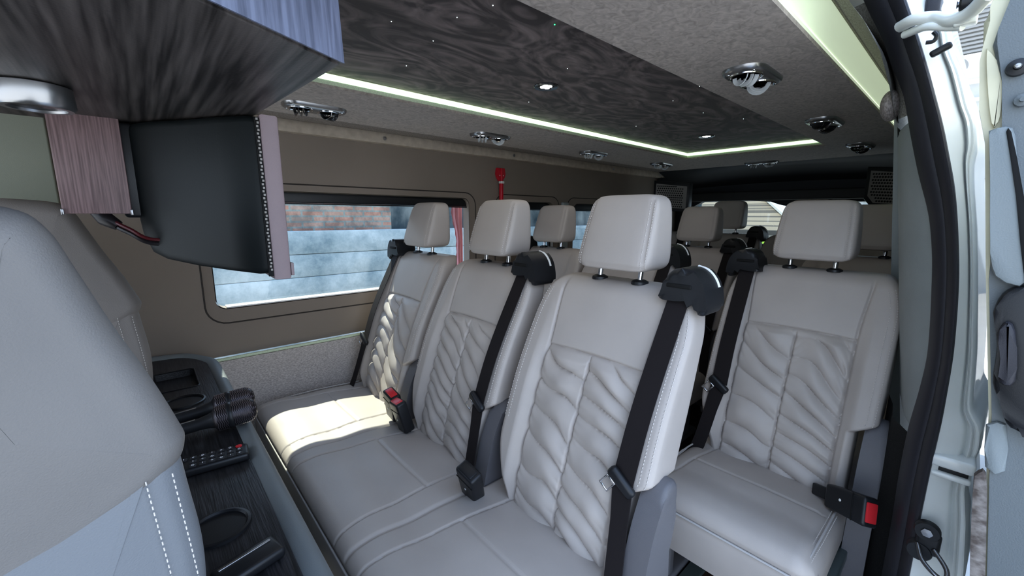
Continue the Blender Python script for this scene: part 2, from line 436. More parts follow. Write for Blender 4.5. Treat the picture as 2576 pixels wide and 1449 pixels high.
def recliner_mesh():
    bm=bmesh.new()
    poly=[(-.045,-.21),(.075,-.21),(.088,-.05),(.082,.09),(.105,.165),(.095,.205),(.060,.200),(.035,.165),(.005,.10),(-.02,.0),(-.04,-.1)]
    poly=[(p.x,p.y) for p in crv([(a,b,0) for a,b in poly]+[(poly[0][0],poly[0][1],0)],3)[:-1]]
    prism(bm,poly,-.196,-.246,'y',.012,4)
    return tomesh('recliner_cover',bm,True,50)
def lever_mesh():
    bm=bmesh.new(); box(bm,(.03,-.246,-.13),(.035,.022,.13),.008,3,None); return tomesh('recline_lever',bm)
def belt_path(s,oz):
    pts=[]
    yy=.176
    pts.append((.184,s*yy,.594))
    for i in range(30):
        z=.568-(.568-.20)*i/29
        y=yy-.008*(i/29)
        pts.append((xfront(z)-bolster(y+.02,z)-.010,s*y,z))
    return pts
def belt_mesh(s):
    bm=bmesh.new(); P=belt_path(s,0)
    ribbon(bm,P,(0,1,0),.047)
    # below the tongue: the lap strap, turned on edge, down to the anchor
    low=crv([P[-1],(-.004,s*.178,.12),(-.034,s*.190,.02),(-.060,s*.203,-.06),(-.064,s*.206,-.17)],5)
    n=len(low); ribbon(bm,low,(0,1,0),[.047-.008*min(1,k/5) for k in range(n)],.003)
    return tomesh('seat_belt',bm,True,30)
def tongue_mesh(s):
    bm=bmesh.new(); p=Vector(belt_path(s,0)[-1])
    R=Matrix.Rotation(math.radians(36)*(1),3,'X')
    box(bm,p+Vector((-.006,0,0)),(.018,.068,.026),.008,3,R)
    return tomesh('tongue',bm,True,50)
def tongue_blade(s):
    bm=bmesh.new(); p=Vector(belt_path(s,0)[-1])
    R=Matrix.Rotation(math.radians(36)*(1),3,'X')
    for dy,dz,sy,sz in ((.011,-.030,.004,.034),(-.011,-.030,.004,.034),(0,-.046,.026,.005),(0,-.016,.026,.006)):
        q=R@Vector((0,dy+ .016,dz)); box(bm,p+q+Vector((-.010,0,0)),(.003,sy,sz),.001,1,R)
    return tomesh('metal_blade',bm,True,50)

BACK=[backrest_mesh(1),backrest_mesh(2),backrest_mesh(3),backrest_mesh(4)]; BACKLO=backrest_mesh(5,False)
SEAMS={s:back_seams(s) for s in (-1,1)}; HR=headrest_mesh(); HRS={s:headrest_stitch(s) for s in (-1,1)}; POST={y:post_mesh(y) for y in (-.059,.059)}; BEZ={y:bezel_mesh(y) for y in (-.059,.059)}
HORN={s:(horn_mesh(s),horn_strip(s),horn_slot(s)) for s in (-1,1)}; REC=recliner_mesh(); LEV=lever_mesh()
BELT={s:(belt_mesh(s),tongue_mesh(s),tongue_blade(s)) for s in (-1,1)}
def seat_back(root, yc, side, oz, var=None, headrest=True, hdy=.008, belt=True):
    me=BACK[var] if var is not None else BACKLO
    b=link('backrest',me,'leather',root,(0,yc,oz))
    if var is not None:
        for q in (-1,1): link('stitching',SEAMS[q],'thread',b)
    if headrest:
        h=link('headrest',HR,'leather',b,(0,hdy,0))
        if var is not None:
            for q in (-1,1): link('headrest_stitching',HRS[q],'thread',b,(0,hdy,0))
        for y in (-.059,.059):
            link('headrest_post',POST[y],'chrome',b,(0,hdy,0))
    for y in (-.059,.059): link('post_guide',BEZ[y],'black',b,(0,hdy,0))
    g,st,sl=HORN[side]
    link('belt_guide',g,'black',b); link('pale_strip',st,'white',b); link('slot',sl,'hole',b)
    rc=link('recliner_cover',REC,'cover',root,(0,yc,oz)); link('recline_lever',LEV,'cover',rc)
    if belt:
        bt,tg,bl=BELT[side]
        t=link('seat_belt',bt,'belt',root,(0,yc,oz)); link('tongue',tg,'black',t); link('metal_blade',bl,'chrome',t)
    return b

def cushion(root, y0, y1, centres, oz, hi=True, x0=-.425, notches=()):
    """seat cushion; x from x0 (front) to the backrest"""
    xb=.06; zt=.0; zb=-.145; r=.030
    prof=[]      # from the rear top over the front edge to the bottom, (x,z,nx,nz,kind)
    nt=110 if hi else 30
    for i in range(nt+1):
        t=i/nt; x=xb+(x0+r-xb)*t; prof.append((x,zt,0,1))
    for k in range(1,9):
        a=PI/2*k/8; prof.append((x0+r-r*math.sin(a), zt-r+r*math.cos(a),-math.sin(a),math.cos(a)))
    for i in range(1,8): prof.append((x0-.004*math.sin(PI*i/7), zt-r-(zt-r-zb)*i/7,-1,0))
    for i in range(1,5): prof.append((x0+(xb-x0)*i/4, zb,0,-1))
    ny=int((y1-y0)/(.0032 if hi else .012)); R=.045
    ys=[(y0+R*(1-math.cos(PI/2*k/8)),R*(1-math.sin(PI/2*k/8))) for k in range(8)]
    ys+=[(y0+R+(y1-y0-2*R)*k/ny,0) for k in range(ny+1)]
    ys+=[(y1-R+R*math.sin(PI/2*k/8),R*(1-math.cos(PI/2*k/8))) for k in range(1,9)]
    mids=[(a+b)/2 for a,b in zip(centres,centres[1:])]
    def g(q,w=.0035,a=.0045): return a*math.exp(-(q/w)**2)
    def disp(x,y):
        d=0.; t=(x-x0)/(0-x0)           # 0 front, 1 at the back
        cs=min(centres,key=lambda c:abs(c-y)); v=y-cs
        hw=.150+.03*(1-t)
        d+=.010*math.cos(min(1,abs(v)/.24)*PI/2)*math.sin(PI*min(1,max(0,t*.9+.05)))
        d+=.010*sst(.5,.0,abs(t-.18)*2)*sst(-.1,.12,t)      # thigh roll
        d-=.012*sst(.55,1.0,t)
        if 0<t<1.1:
            d-=g(abs(v)-hw)
            zc=.66-.05*math.cos(v/.2)        # cross seam
            if abs(v)<hw: d-=g((t-zc)*(-x0),.004,.004)
        for m in mids: d-=g(y-m,.006,.006)
        for n in notches: d-=.0*n
        d+=.0016*noise.noise(Vector((x*9,y*9,oz*3)))
        return d
    bm=bmesh.new(); rows=[]
    cx,cz=(x0+xb)/2,(zt+zb)/2
    for y,ins in ys:
        row=[]
        for (x,z,nx,nz) in prof:
            px,pz=x-nx*ins,z-nz*ins
            if nz>0.02 or nx<0:
                dd=disp(max(x,x0),y)*max(0,nz)*(1-ins/R); px+=nx*dd; pz+=nz*dd
                if nx<-.99:
                    px+=.004*math.exp(-((z-(zt-r-.002))/.004)**2)
            row.append(bm.verts.new((px,y,pz)))
        rows.append(row)
    n=len(rows[0])
    for A,B in zip(rows,rows[1:]):
        for k in range(n): bm.faces.new((A[k],A[(k+1)%n],B[(k+1)%n],B[k]))
    bm.faces.new(rows[0][::-1]); bm.faces.new(rows[-1])
    c=link('seat_cushion',tomesh('seat_cushion',bm,True,70),'leather',root,(0,0,oz))
    if hi:
        bm=bmesh.new()
        P=[(x0-.001,y0+R*.9,-r-.004),(x0-.001,y1-R*.9,-r-.004)]
        tube(bm,P,.0028,8)
        for yy,s in ((y0,-1),(y1,1)):       # welt over the end
            q=crv([(x0+.002,yy-s*.028,-.105),(x0-.002,yy-s*.026,-.06),(x0+.03,yy-s*.022,-.008),(x0+.13,yy-s*.018,.0),(x0+.26,yy-s*.016,-.002),(.0,yy-s*.016,-.012)],6)
            tube(bm,q,.0026,8)
        link('piping',tomesh('piping',bm),'piping',c)
        for yy,s in ((y0,-1),(y1,1)):
            bm=bmesh.new()
            for o in (.006,-.006):
                q=crv([(x0-.002,yy-s*(.028+o),-.105),(x0-.004,yy-s*(.026+o),-.06),(x0+.03,yy-s*(.022+o),-.004-abs(o)*.2+(.002 if o>0 else -.003)),(x0+.13,yy-s*(.018+o),.004 if o>0 else -.003),(x0+.26,yy-s*(.016+o),.001 if o>0 else -.005)],6)
                stitches(bm,q,.008,.0045,.0009)
            link('stitching',tomesh('stitching',bm),'thread',c)
    return c
def legs(root, ys, x=-.2):
    for y in ys:
        bm=bmesh.new()
        box(bm,(x+.16,y,.13),(.07,.035,.26),.01); box(bm,(x+.1,y,.015),(.34,.045,.03),.008)
        box(bm,(x-.02,y,.14),(.03,.03,.24),.006)
        link('leg',tomesh('leg',bm),'cover',root)
    bm=bmesh.new(); box(bm,(x+.06,(ys[0]+ys[-1])/2,.245),(.36,abs(ys[-1]-ys[0])+.12,.03),.005); link('seat_frame',tomesh('seat_frame',bm),'steel',root)
def buckle(root, loc, rot, red_up=True, label=None, yaw=0):
    bm=bmesh.new(); R=Matrix.Rotation(yaw,3,'Z')@Matrix.Rotation(rot[1],3,'Y')@Matrix.Rotation(rot[0],3,'X')
    L=Vector(loc)
    K=1.3
    v=box(bm,(0,0,0),(.030*K,.052*K,.088*K),.008,3)
    for q in v:
        q.co.y*=1-.14*(1-sst(-.057,.0,q.co.z)); q.co=R@q.co
    v2=box(bm,R@Vector((0,0,-.080)),(.012,.030,.07),.004,2,R)
    o=link('buckle',tomesh('buckle',bm),'black',root,L)
    bm=bmesh.new(); box(bm,R@Vector((-.001,0,.0555)),(.026,.046,.010),.003,2,R); link('release_button',tomesh('release_button',bm),'red' if red_up else 'black',o)
    bm=bmesh.new(); box(bm,R@Vector((-.0197,0,.026)),(.002,.064,.0025),.0005,1,R); link('groove',tomesh('groove',bm),'hole',o)
    bm=bmesh.new(); tube(bm,[R@Vector((-.0190,.002,-.008)),R@Vector((-.0205,.002,-.008))],.0032,12); link('button_mark',tomesh('button_mark',bm),'white',o)
    return o
ZC=-.735; OZ=H+ZC
# row one: three-place bench
b1=thing('bench_seat','long three-place grey leatherette bench seat in the first row behind the black console','bench seat',(.66,1.08,-H),0,'grey passenger bench seats')
def ly(y): return y-1.08
cushion(b1,ly(.375),ly(1.80),[ly(.583),ly(1.072),ly(1.555)],OZ,True,x0=-.412)
seat_back(b1,ly(.583),-1,OZ,0); seat_back(b1,ly(1.072),-1,OZ,1); seat_back(b1,ly(1.555),1,OZ,2)
legs(b1,[ly(.55),ly(1.15),ly(1.65)])
buckle(b1,(-.055,ly(1.315),OZ+.062),(.25,-.2)); buckle(b1,(-.060,ly(1.238),OZ+.052),(-.10,-.25))
buckle(b1,(-.085,ly(.802),OZ+.038),(.28,-.35),False)
# row two: single seat by the door and a two-place bench
DX=.665
b2=thing('single_seat','single grey leatherette seat by the sliding door with red buckle at its side','single seat',(.66+DX,.323,-H))
cushion(b2,-.195,.225,[.0],OZ,True,x0=-.360)
seat_back(b2,0,1,OZ,3)
legs(b2,[-.15,.182])
buckle(b2,(-.100,-.205,OZ+.040),(1.25,.25),yaw=-.75)
b3=thing('bench_seat','two-place grey bench seat in the second row by the far wall','bench seat',(.66+DX,1.19,-H),0,'grey passenger bench seats')
cushion(b3,.955-.22-1.19,1.43+.23-1.19,[.965-1.19,1.43-1.19],OZ,False)
seat_back(b3,.965-1.19,-1,OZ,None); seat_back(b3,1.43-1.19,1,OZ,None)
legs(b3,[-.3,.3])
def bench(x,ys,oz,label,name='bench_seat',cat='bench seat',heads=None):
    c=sum(ys)/len(ys); b=thing(name,label,cat,(x,c,-H),0,'grey passenger bench seats' if len(ys)>1 else None)
    cushion(b,min(ys)-.22-c,max(ys)+.22-c,[y-c for y in ys],oz,False)
    for i,y in enumerate(ys): seat_back(b,y-c,-1,oz,None,headrest=True if heads is None else heads[i])
    legs(b,[min(ys)-.12-c,max(ys)+.12-c]); return b
bench(.66+2*DX,[.985,1.47],OZ-.0,'two-place grey bench seat in the third row, in front of the rearmost bench')
bench(.66+2*DX,[.285],OZ-.0,'dark single grey seat behind the single seat by the sliding door','single_seat','single seat')
bench(.66+3.05*DX,[.20,.66,1.11,1.57],OZ+.05,'rearmost grey bench seat under the rear window','bench_seat','bench seat',[False,True,True,False])

# ------------------------------------------------------------------ far side wall, windows
WY=1.90
w1=rr(.18,1.375,-.365,.093,.035); w2=rr(1.76,2.07,-.365,.085,.05); w3=rr(2.27,3.25,-.36,.085,.05); w0=rr(-1.15,-.50,-.32,.22,.12)
bm=bmesh.new(); sheet_with_holes(bm,[(-.95-.4,-.55),(3.75,-.55),(3.75,.48),(-.95-.4,.48)],[w1,w2,w3,w0],WY,.05)
struct(obj('wall_far',bm,'wall',None,(0,0,0),True,30))
bm=bmesh.new(); box(bm,(1.2,WY-.022,-.845),(4.9,.03,.57),.004); struct(obj('wall_lower',bm,'weave'))
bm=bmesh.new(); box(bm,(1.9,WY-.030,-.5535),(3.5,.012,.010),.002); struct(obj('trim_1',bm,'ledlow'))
def groove(pts,name,r=.0028,y=WY-.0005):
    bm=bmesh.new(); tube(bm,[(p[0],y,p[1]) for p in pts],r,6,closed=True); return struct(obj(name,bm,'wall_groove'))
groove(rr(.145,1.418,-.42,.122,.07),'trim_2'); groove(rr(1.56,2.12,-.42,.122,.07),'trim_3'); groove(rr(2.20,3.32,-.42,.122,.07),'trim_4')
def window(n,loop,inner,black=True,rail=True):
    mx=sum(p[0] for p in loop)/len(loop); mz=sum(p[1] for p in loop)/len(loop)
    full=loop; loop=[(p[0]+(.003 if p[0]<mx else -.003),p[1]+(.003 if p[1]<mz else -.003)) for p in loop]
    w=bpy.data.objects.new('window_%d'%n,None); C.objects.link(w); w.location=(0,0,H); w['kind']='structure'
    bm=bmesh.new(); m=len(loop)
    ring0=[bm.verts.new((p[0],WY,p[1])) for p in loop]; ring1=[bm.verts.new((p[0],WY+.055,p[1])) for p in loop]
    for k in range(m): bm.faces.new((ring0[k],ring0[(k+1)%m],ring1[(k+1)%m],ring1[k]))
    obj('window_frame',bm,'wall',w)
    zlo=min(p[1] for p in loop); bm=bmesh.new(); box(bm,((min(p[0] for p in loop)+max(p[0] for p in loop))/2,WY+.026,zlo+.003),(max(p[0] for p in loop)-min(p[0] for p in loop)-.06,.05,.006),.001); obj('sunlit_sill',bm,'white',w)  # white colour stands for sunlight on the sill
    xs=[p[0] for p in loop]; zs=[p[1] for p in loop]
    bm=bmesh.new(); a,b_,c,d=min(xs)-.02,max(xs)+.02,min(zs)-.02,max(zs)+.02
    vs=[bm.verts.new(q) for q in ((a,WY+.052,c),(b_,WY+.052,c),(b_,WY+.052,d),(a,WY+.052,d))]; bm.faces.new(vs)
    obj('pane',bm,'glass' if n in (1,4) else 'tint',w)
    if black:
        bm=bmesh.new(); box(bm,((a+b_)/2,WY+.035,max(zs)-.020),(b_-a,.02,.044),.004); box(bm,((a+b_)/2,WY+.025,max(zs)-.046),(b_-a,.012,.006),.002); obj('top_rail',bm,'black',w)
        if rail: bm=bmesh.new(); box(bm,(b_-.022,WY+.035,(c+d)/2),(.022,.02,d-c),.004)
        if rail: obj('side_rail',bm,'black',w)
    return w
window(1,w1,None,True,False); window(2,w2,None); window(3,w3,None); window(4,w0,None,True)
# rear end of the far wall: darker corner panel and pillar covers
bm=bmesh.new(); box(bm,(2.17,WY-.006,-.13),(.06,.03,.44),.01); struct(obj('pillar_cover',bm,'trimgrey'))
bm=bmesh.new(); box(bm,(3.45,WY-.02,-.02),(.16,.05,.70),.02); struct(obj('corner_pillar',bm,'rear'))
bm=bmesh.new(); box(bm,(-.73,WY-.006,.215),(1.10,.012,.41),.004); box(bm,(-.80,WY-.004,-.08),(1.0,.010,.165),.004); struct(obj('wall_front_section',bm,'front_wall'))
# fascia strip, its screws
bm=bmesh.new(); prism(bm,[(1.90,.322),(1.872,.324),(1.868,.333),(1.868,.360),(1.874,.3705),(1.90,.3705)],-.6,3.42,'x'); struct(obj('trim_5',bm,'fascia',None,(0,0,0),True,30))
for x in (.88,1.68,2.68,3.36):
    bm=bmesh.new(); lathe(bm,[(.0001,-.003),(.009,-.003),(.008,-.006),(.0001,-.0065)],16,'y',(0,0,0)); lathe(bm,[(.0001,-.0066),(.003,-.0068),(.0001,-.0075)],6,'y')
    tag(obj('trim_screw',bm,'satin',None,(x,1.871,.346)),'small metal screw cap in the beige strip above the far windows','screw','screw caps along the beige ceiling strip')

# ------------------------------------------------------------------ ceiling
ZP=.37; LY0,LY1,LX=.588,1.335,2.735
bm=bmesh.new()
def slab(x0,x1,y0,y1,z0=ZP,z1=ZP+.05): box(bm,((x0+x1)/2,(y0+y1)/2,(z0+z1)/2),(x1-x0,y1-y0,z1-z0))
slab(-.5,3.33,.290,LY0);  slab(-.5,3.33,LY1,1.77); slab(LX,3.33,LY0,LY1)
struct(obj('ceiling',bm,'ceil',None,(0,0,0),False),'grey-brown mottled suede ceiling panels')
bm=bmesh.new(); box(bm,(1.41,1.825,ZP+.025),(3.84,.11,.05)); struct(obj('ceiling_edge',bm,'ceilwoven',None,(0,0,0),False))
bm=bmesh.new(); box(bm,(1.1,.96,ZP+.05),(3.4,.9,.02)); struct(obj('ceiling_centre',bm,'suede',None,(0,0,0),False),'dark swirling brown suede ceiling panel')
bm=bmesh.new(); box(bm,(1.08,LY1-.002,ZP+.029),(3.28,.006,.018),.002); box(bm,(LX-.004,(LY0+LY1)/2,ZP+.029),(.006,LY1-LY0,.018),.002)
tag(obj('led_strip_glow',bm,'led'),'glowing pale green LED strip around the dark ceiling panel','light strip')
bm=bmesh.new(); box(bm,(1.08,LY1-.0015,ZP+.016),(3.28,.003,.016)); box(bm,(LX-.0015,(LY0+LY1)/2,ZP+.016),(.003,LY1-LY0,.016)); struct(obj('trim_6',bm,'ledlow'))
# door-side header above the sliding door, lit by a hidden lamp, with an emissive band as its glow
bm=bmesh.new(); rows=[]
yz=[(.300,.47),(.290,.46),(.268,.445),(.248,.43),(.225,.41),(.205,.385),(.188,.355),(.176,.325),(.166,.29),(.158,.25),(.150,.20)]
def hdr_y(z):
    for (ya,za),(yb,zb_) in zip(yz,yz[1:]):
        if zb_<=z<=za: return ya+(yb-ya)*(za-z)/(za-zb_)
    return yz[-1][0] if z<yz[-1][1] else yz[0][0]
for x in [-.5+.05*i for i in range(86)]:
    zl=.40-.20*sst(1.05,1.30,x)
    rows.append([bm.verts.new((x,y if z>=zl else hdr_y(zl),max(z,zl))) for y,z in yz])
for A,B in zip(rows,rows[1:]):
    for k in range(len(yz)-1):
        try: bm.faces.new((A[k],A[k+1],B[k+1],B[k]))
        except ValueError: pass
bmesh.ops.dissolve_degenerate(bm,dist=1e-5,edges=bm.edges[:])
struct(obj('door_header',bm,'header'))
M['glow']=mat('door_led_glow',(.7,.8,.6),.8,emit=(.66,.76,.56),estr=.42)  # emissive fabric band imitating LED light that falls on the header
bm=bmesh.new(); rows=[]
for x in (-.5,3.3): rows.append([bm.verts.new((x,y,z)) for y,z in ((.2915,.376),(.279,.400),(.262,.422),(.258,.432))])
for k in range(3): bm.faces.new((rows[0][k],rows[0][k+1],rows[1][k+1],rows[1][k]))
tag(obj('led_strip_glow',bm,'glow'),'green LED glow on the fabric along the door-side edge of the ceiling, made as an emissive band','light strip')
# roof shell above everything
bm=bmesh.new(); box(bm,(1.15,1.08,.56),(5.4,1.74,.05)); struct(obj('roof',bm,'paint'))
# spotlights
def spot(loc,label):
    t=thing('ceiling_spotlight',label,'spotlight',loc,0,'round ceiling spotlights')
    bm=bmesh.new(); lathe(bm,[(.024,-.001),(.026,-.004),(.037,-.005),(.040,-.002),(.040,0)],32); obj('bezel',bm,'dark_chrome',t)
    bm=bmesh.new(); lathe(bm,[(.0001,-.001),(.025,-.001)],32); obj('reflector',bm,'satin',t)
    for k in range(4):
        a=k*PI/2+.5; bm=bmesh.new(); lathe(bm,[(.0085,-.001),(.008,-.004),(.0001,-.005)],14,c=(.0115*math.cos(a),.0115*math.sin(a),0)); obj('lamp_lens',bm,'spot',t)
ZS=ZP+.04
spot((1.022,.984,ZS),'round chrome ceiling spotlight with four lit lenses, the nearer one'); spot((2.236,.997,ZS),'round chrome ceiling spotlight near the back of the dark panel')
for i,(x,y) in enumerate([(0.545,0.788),(0.57,0.925),(0.721,0.672),(0.602,1.121),(0.949,0.832),(1.382,0.652),(1.567,0.641),(1.48,0.791),(1.736,0.795),(1.964,0.725),(0.569,0.698),(0.451,0.899),(1.111,1.156),(1.76,1.114)]):
    bm=bmesh.new(); g=i==2; lathe(bm,[(.0016 if g else .0011,0),(.0014 if g else .0009,-.001),(.0001,-.0015)],8)
    o=obj('star_light',bm,'stargreen' if g else 'star',None,(x,y,ZS)); tag(o,'tiny green point light in the dark ceiling panel' if g else 'tiny white point of light in the dark suede ceiling','star light',None if g else 'pinpoint star lights in the dark ceiling')
# air vents
def air_vent(loc,label,rz=0,open_=0,fin='white'):
    t=thing('air_vent',label,'air vent',loc,rz,'chrome twin air vents in the ceiling')
    bm=bmesh.new(); poly=rr(-.105,.105,-.052,.052,.045,8)
    A=[bm.verts.new((p[0],p[1],.0)) for p in poly]; B=[bm.verts.new((p[0]*.985,p[1]*.97,-.008)) for p in poly]; D=[bm.verts.new((p[0]*.93,p[1]*.86,-.013)) for p in poly]
    n=len(poly)
    for P,Q in ((A,B),(B,D)):
        for k in range(n): bm.faces.new((P[k],P[(k+1)%n],Q[(k+1)%n],Q[k]))
    bm.faces.new(D); obj('plate',bm,'satin',t)
    for s in (-1,1):
        bm=bmesh.new(); lathe(bm,[(.030,-.012),(.034,-.013),(.037,-.017),(.040,-.016),(.041,-.011)],32,c=(s*.048,0,0)); r=obj('vent_ring',bm,'chrome',t)
        bm=bmesh.new()
        lathe(bm,[(.031,-.013),(.029,-.018),(.022,-.024),(.012,-.028),(.0001,-.029)] if not open_ else [(.031,-.013),(.026,-.011),(.0001,-.009)],24,c=(s*.048,0,0))
        nz=obj('vent_bowl',bm,'black',r)
        for k in (-1,0,1):
            bm=bmesh.new(); R=Matrix.Rotation(.5*s,3,'Z')
            pts=[]
            for j in range(9):
                a=PI*j/8; pts.append(R@Vector((k*.014,.022*math.cos(a),-.014-.019*math.sin(a)))+Vector((s*.048,0,0)))
            ribbon(bm,pts,tuple(R@Vector((0,0,1))) if False else [(Vector((s*.048,0,-.014))-p).normalized() if (Vector((s*.048,0,-.014))-p).length>1e-4 else Vector((0,1,0)) for p in pts],.010,.002)
            obj('louvre',bm,'acwhite' if fin=='white' else 'dark_chrome',r)
    for sx in (-1,1):
        for sy in (-1,1):
            bm=bmesh.new(); lathe(bm,[(.005,-.010),(.0045,-.014),(.0001,-.0155)],12,c=(sx*.082,sy*.030,0)); obj('screw',bm,'chrome',t)
    return t
v=air_vent((1.255,.450,ZP),'large chrome twin air vent in the ceiling above the door-side single seat',0,1)
air_vent((2.05,.455,ZP),'second chrome twin air vent along the door-side ceiling strip',0,0,'dark'); air_vent((2.845,.463,ZP),'third and last chrome twin air vent along the door-side ceiling strip',0,1,'dark')
air_vent((.50,1.600,ZP),'flat chrome twin air vent in far ceiling strip beside the television',0,1,'dark')
air_vent((1.275,1.585,ZP),'chrome twin air vent in far ceiling strip, above the red hammer',0,1); air_vent((2.065,1.585,ZP),'chrome twin air vent third along the far ceiling strip',0,1); air_vent((2.835,1.57,ZP),'chrome twin air vent at the rear end of the far ceiling strip',0,1)
air_vent((3.235,1.05,ZP),'chrome twin air vent set crosswise behind the rear end of the LED strip',PI/2,1)

# ------------------------------------------------------------------ rear end of the cabin
RX=3.75
bm=bmesh.new()
outer=[(0.02,-1.12),(1.95,-1.12),(1.95,.50),(.02,.50)]
hole=[(.36,-.22),(1.72,-.22),(1.76,-.05),(1.73,.09),(1.66,.128),(1.30,.13),(1.12,.118),(1.06,.095),(.98,.075),(.93,.085),(.88,.10),(.60,.108),(.36,.108)]
es=[]
for lp in (outer,hole):
    vs=[bm.verts.new((RX,p[0],p[1])) for p in lp]
    for k in range(len(vs)): es.append(bm.edges.new((vs[k],vs[(k+1)%len(vs)])))
bmesh.ops.triangle_fill(bm,use_beauty=True,use_dissolve=False,edges=es)
g=bmesh.ops.extrude_face_region(bm,geom=bm.faces[:])
for v_ in [e for e in g['geom'] if isinstance(e,bmesh.types.BMVert)]: v_.co.x+=.06
struct(obj('wall_rear',bm,'rear',None,(0,0,0),False))
w=bpy.data.objects.new('window_5',None); C.objects.link(w); w.location=(0,0,H); w['kind']='structure'
bm=bmesh.new(); vs=[bm.verts.new(q) for q in ((RX+.04,.3,-.25),(RX+.04,1.8,-.25),(RX+.04,1.8,.15),(RX+.04,.3,.15))]; bm.faces.new(vs); obj('pane',bm,'rearglass',w)
bm=bmesh.new(); box(bm,(RX-.02,1.05,.165),(.04,1.5,.075),.012); struct(obj('rear_header',bm,'rearmid'))
# curved arch between ceiling panel and rear wall
bm=bmesh.new(); rows=[]
for i in range(21):
    t=i/20; y=.10+1.76*t; lift=.045*math.sin(PI*min(1,max(0,t)))
    rows.append([bm.verts.new(p) for p in ((3.30,y,.385),(3.34,y,.36+.2*0),(3.48,y,.315+lift),(3.62,y,.28+lift),(RX-.01,y,.24+lift*.6))])
for A,B in zip(rows,rows[1:]):
    for k in range(4): bm.faces.new((A[k],A[k+1],B[k+1],B[k]))
struct(obj('roof_rear',bm,'rear'))
def speaker(loc,rz,label,w=.27):
    t=thing('ceiling_speaker',label,'speaker',loc,rz,'perforated corner speakers')
    bm=bmesh.new(); poly=[(-w/2,.10),(w/2,.13),(w/2,-.05),(w/2-.04,-.10),(-w/2,-.115)]; prism(bm,poly,0,.09,'x',.008,2); obj('speaker_box',bm,'black',t,(0,0,0),True,30)
    bm=bmesh.new(); poly=[(-w/2+.02,.075),(w/2-.02,.105),(w/2-.02,-.035),(w/2-.05,-.075),(-w/2+.02,-.09)]; prism(bm,poly,-.004,.002,'x'); gr=obj('grille',bm,'spk',t,(0,0,0),False)
    bm=bmesh.new()
    for i in range(13):
        for j in range(10):
            y=-w/2+.05+i*(w-.09)/12; z=-.075+j*.0165+.012*(i/12); 
            if z>.07+.03*i/12: continue
            if i>10 and z<-.04: continue
            lathe(bm,[(.0052,0),(.0001,-.0006)],8,'x',(-.0045,y+(.007 if j%2 else 0)*.8,z))
    h=obj('grille_holes',bm,'hole',gr); 
    return t
speaker((3.06,1.60,.145),math.radians(12),'dark box speaker with perforated grille in the far rear corner')
speaker((3.10,.345,.155),math.radians(-12),'dark box speaker with perforated grille in the door-side rear corner, partly hidden',.24)

# door-side wall behind the pillar (dark inside)
bm=bmesh.new(); sheet_with_holes(bm,[(1.75,-1.12),(3.75,-1.12),(3.75,.50),(1.75,.50)],[rr(1.84,3.5,-.36,.10,.05)],.06,-.03); struct(obj('wall_door_side',bm,'trimgrey'))
for v_ in bpy.data.objects['wall_door_side'].data.vertices: v_.co.y+=max(0,v_.co.z+.15)*.27
bm=bmesh.new(); vs=[bm.verts.new(q) for q in ((1.8,.045,-.38),(3.52,.045,-.38),(3.52,.115,.12),(1.8,.115,.12))]; bm.faces.new(vs); struct(obj('window_6',bm,'darkglass'))

# ------------------------------------------------------------------ floor
bm=bmesh.new(); box(bm,(1.3,.96,-1.14),(5.2,1.9,.04)); struct(obj('floor',bm,'floor',None,(0,0,0),False))
bm=bmesh.new(); box(bm,(2.6,.10,-1.075),(2.4,.10,.09),.01); struct(obj('floor_side_carpet',bm,'carpet'))
for y in (.455,1.40):
    bm=bmesh.new(); box(bm,(1.9,y,-1.112),(3.2,.045,.016),.003); tag(obj('seat_rail',bm,'steel'),'grey steel seat rail on the floor '+('nearest the aisle' if y<1 else 'by the far wall'),'rail')
bm=bmesh.new(); lathe(bm,[(.016,0),(.016,.006),(.011,.006),(.011,.016),(.007,.018),(.007,.03),(.0001,.031)],6)
tag(obj('floor_bolt',bm,'satin',None,(1.147,.545,-1.119)),'rusty hex bolt standing on the floor beside the rail behind the front bench','bolt')

# ------------------------------------------------------------------ console with tray behind the front seats
ZY=-.51
t=thing('console','long black wood-grain console with grey padded edge behind the front seats','console',(0,0,-H))
to=H+ZY
X0,X1,YA,YB=-.06,.117,.50,1.86
def circ(cx,cy,r,n=28,sy=1.): return [(cx+r*math.cos(2*PI*k/n),cy+sy*r*math.sin(2*PI*k/n)) for k in range(n)]
cups=[(.040,.765,.040),(.034,1.385,.043)]
rec=rr(-.03,.078,1.50,1.69,.012,4)
bm=bmesh.new(); es=[]
for lp in [[(.0,YA),(X1,YA),(X1,1.72),(.07,YB),(X0,YB),(-.05,1.62),(.0,1.20)],rec]+[circ(*c) for c in cups]:
    vs=[bm.verts.new((p[0],p[1],to)) for p in lp]
    for k in range(len(vs)): es.append(bm.edges.new((vs[k],vs[(k+1)%len(vs)])))
bmesh.ops.triangle_fill(bm,use_beauty=True,use_dissolve=False,edges=es)
tray=link('tray',tomesh('tray',bm,False),'traywood',t)
bm=bmesh.new(); n=len(rec); A=[bm.verts.new((p[0],p[1],to)) for p in rec]; cxr,cyr=.024,1.595; B=[bm.verts.new((cxr+(p[0]-cxr)*.93,cyr+(p[1]-cyr)*.96,to-.022)) for p in rec]
for k in range(n): bm.faces.new((A[k],A[(k+1)%n],B[(k+1)%n],B[k]))
bm.faces.new(B); link('recess',tomesh('recess',bm,True,30),'traywood',tray)
bm=bmesh.new(); tube(bm,[(p[0],p[1],to+.0005) for p in rec],.0022,6,closed=True); link('recess_rim',tomesh('recess_rim',bm),'black',tray)
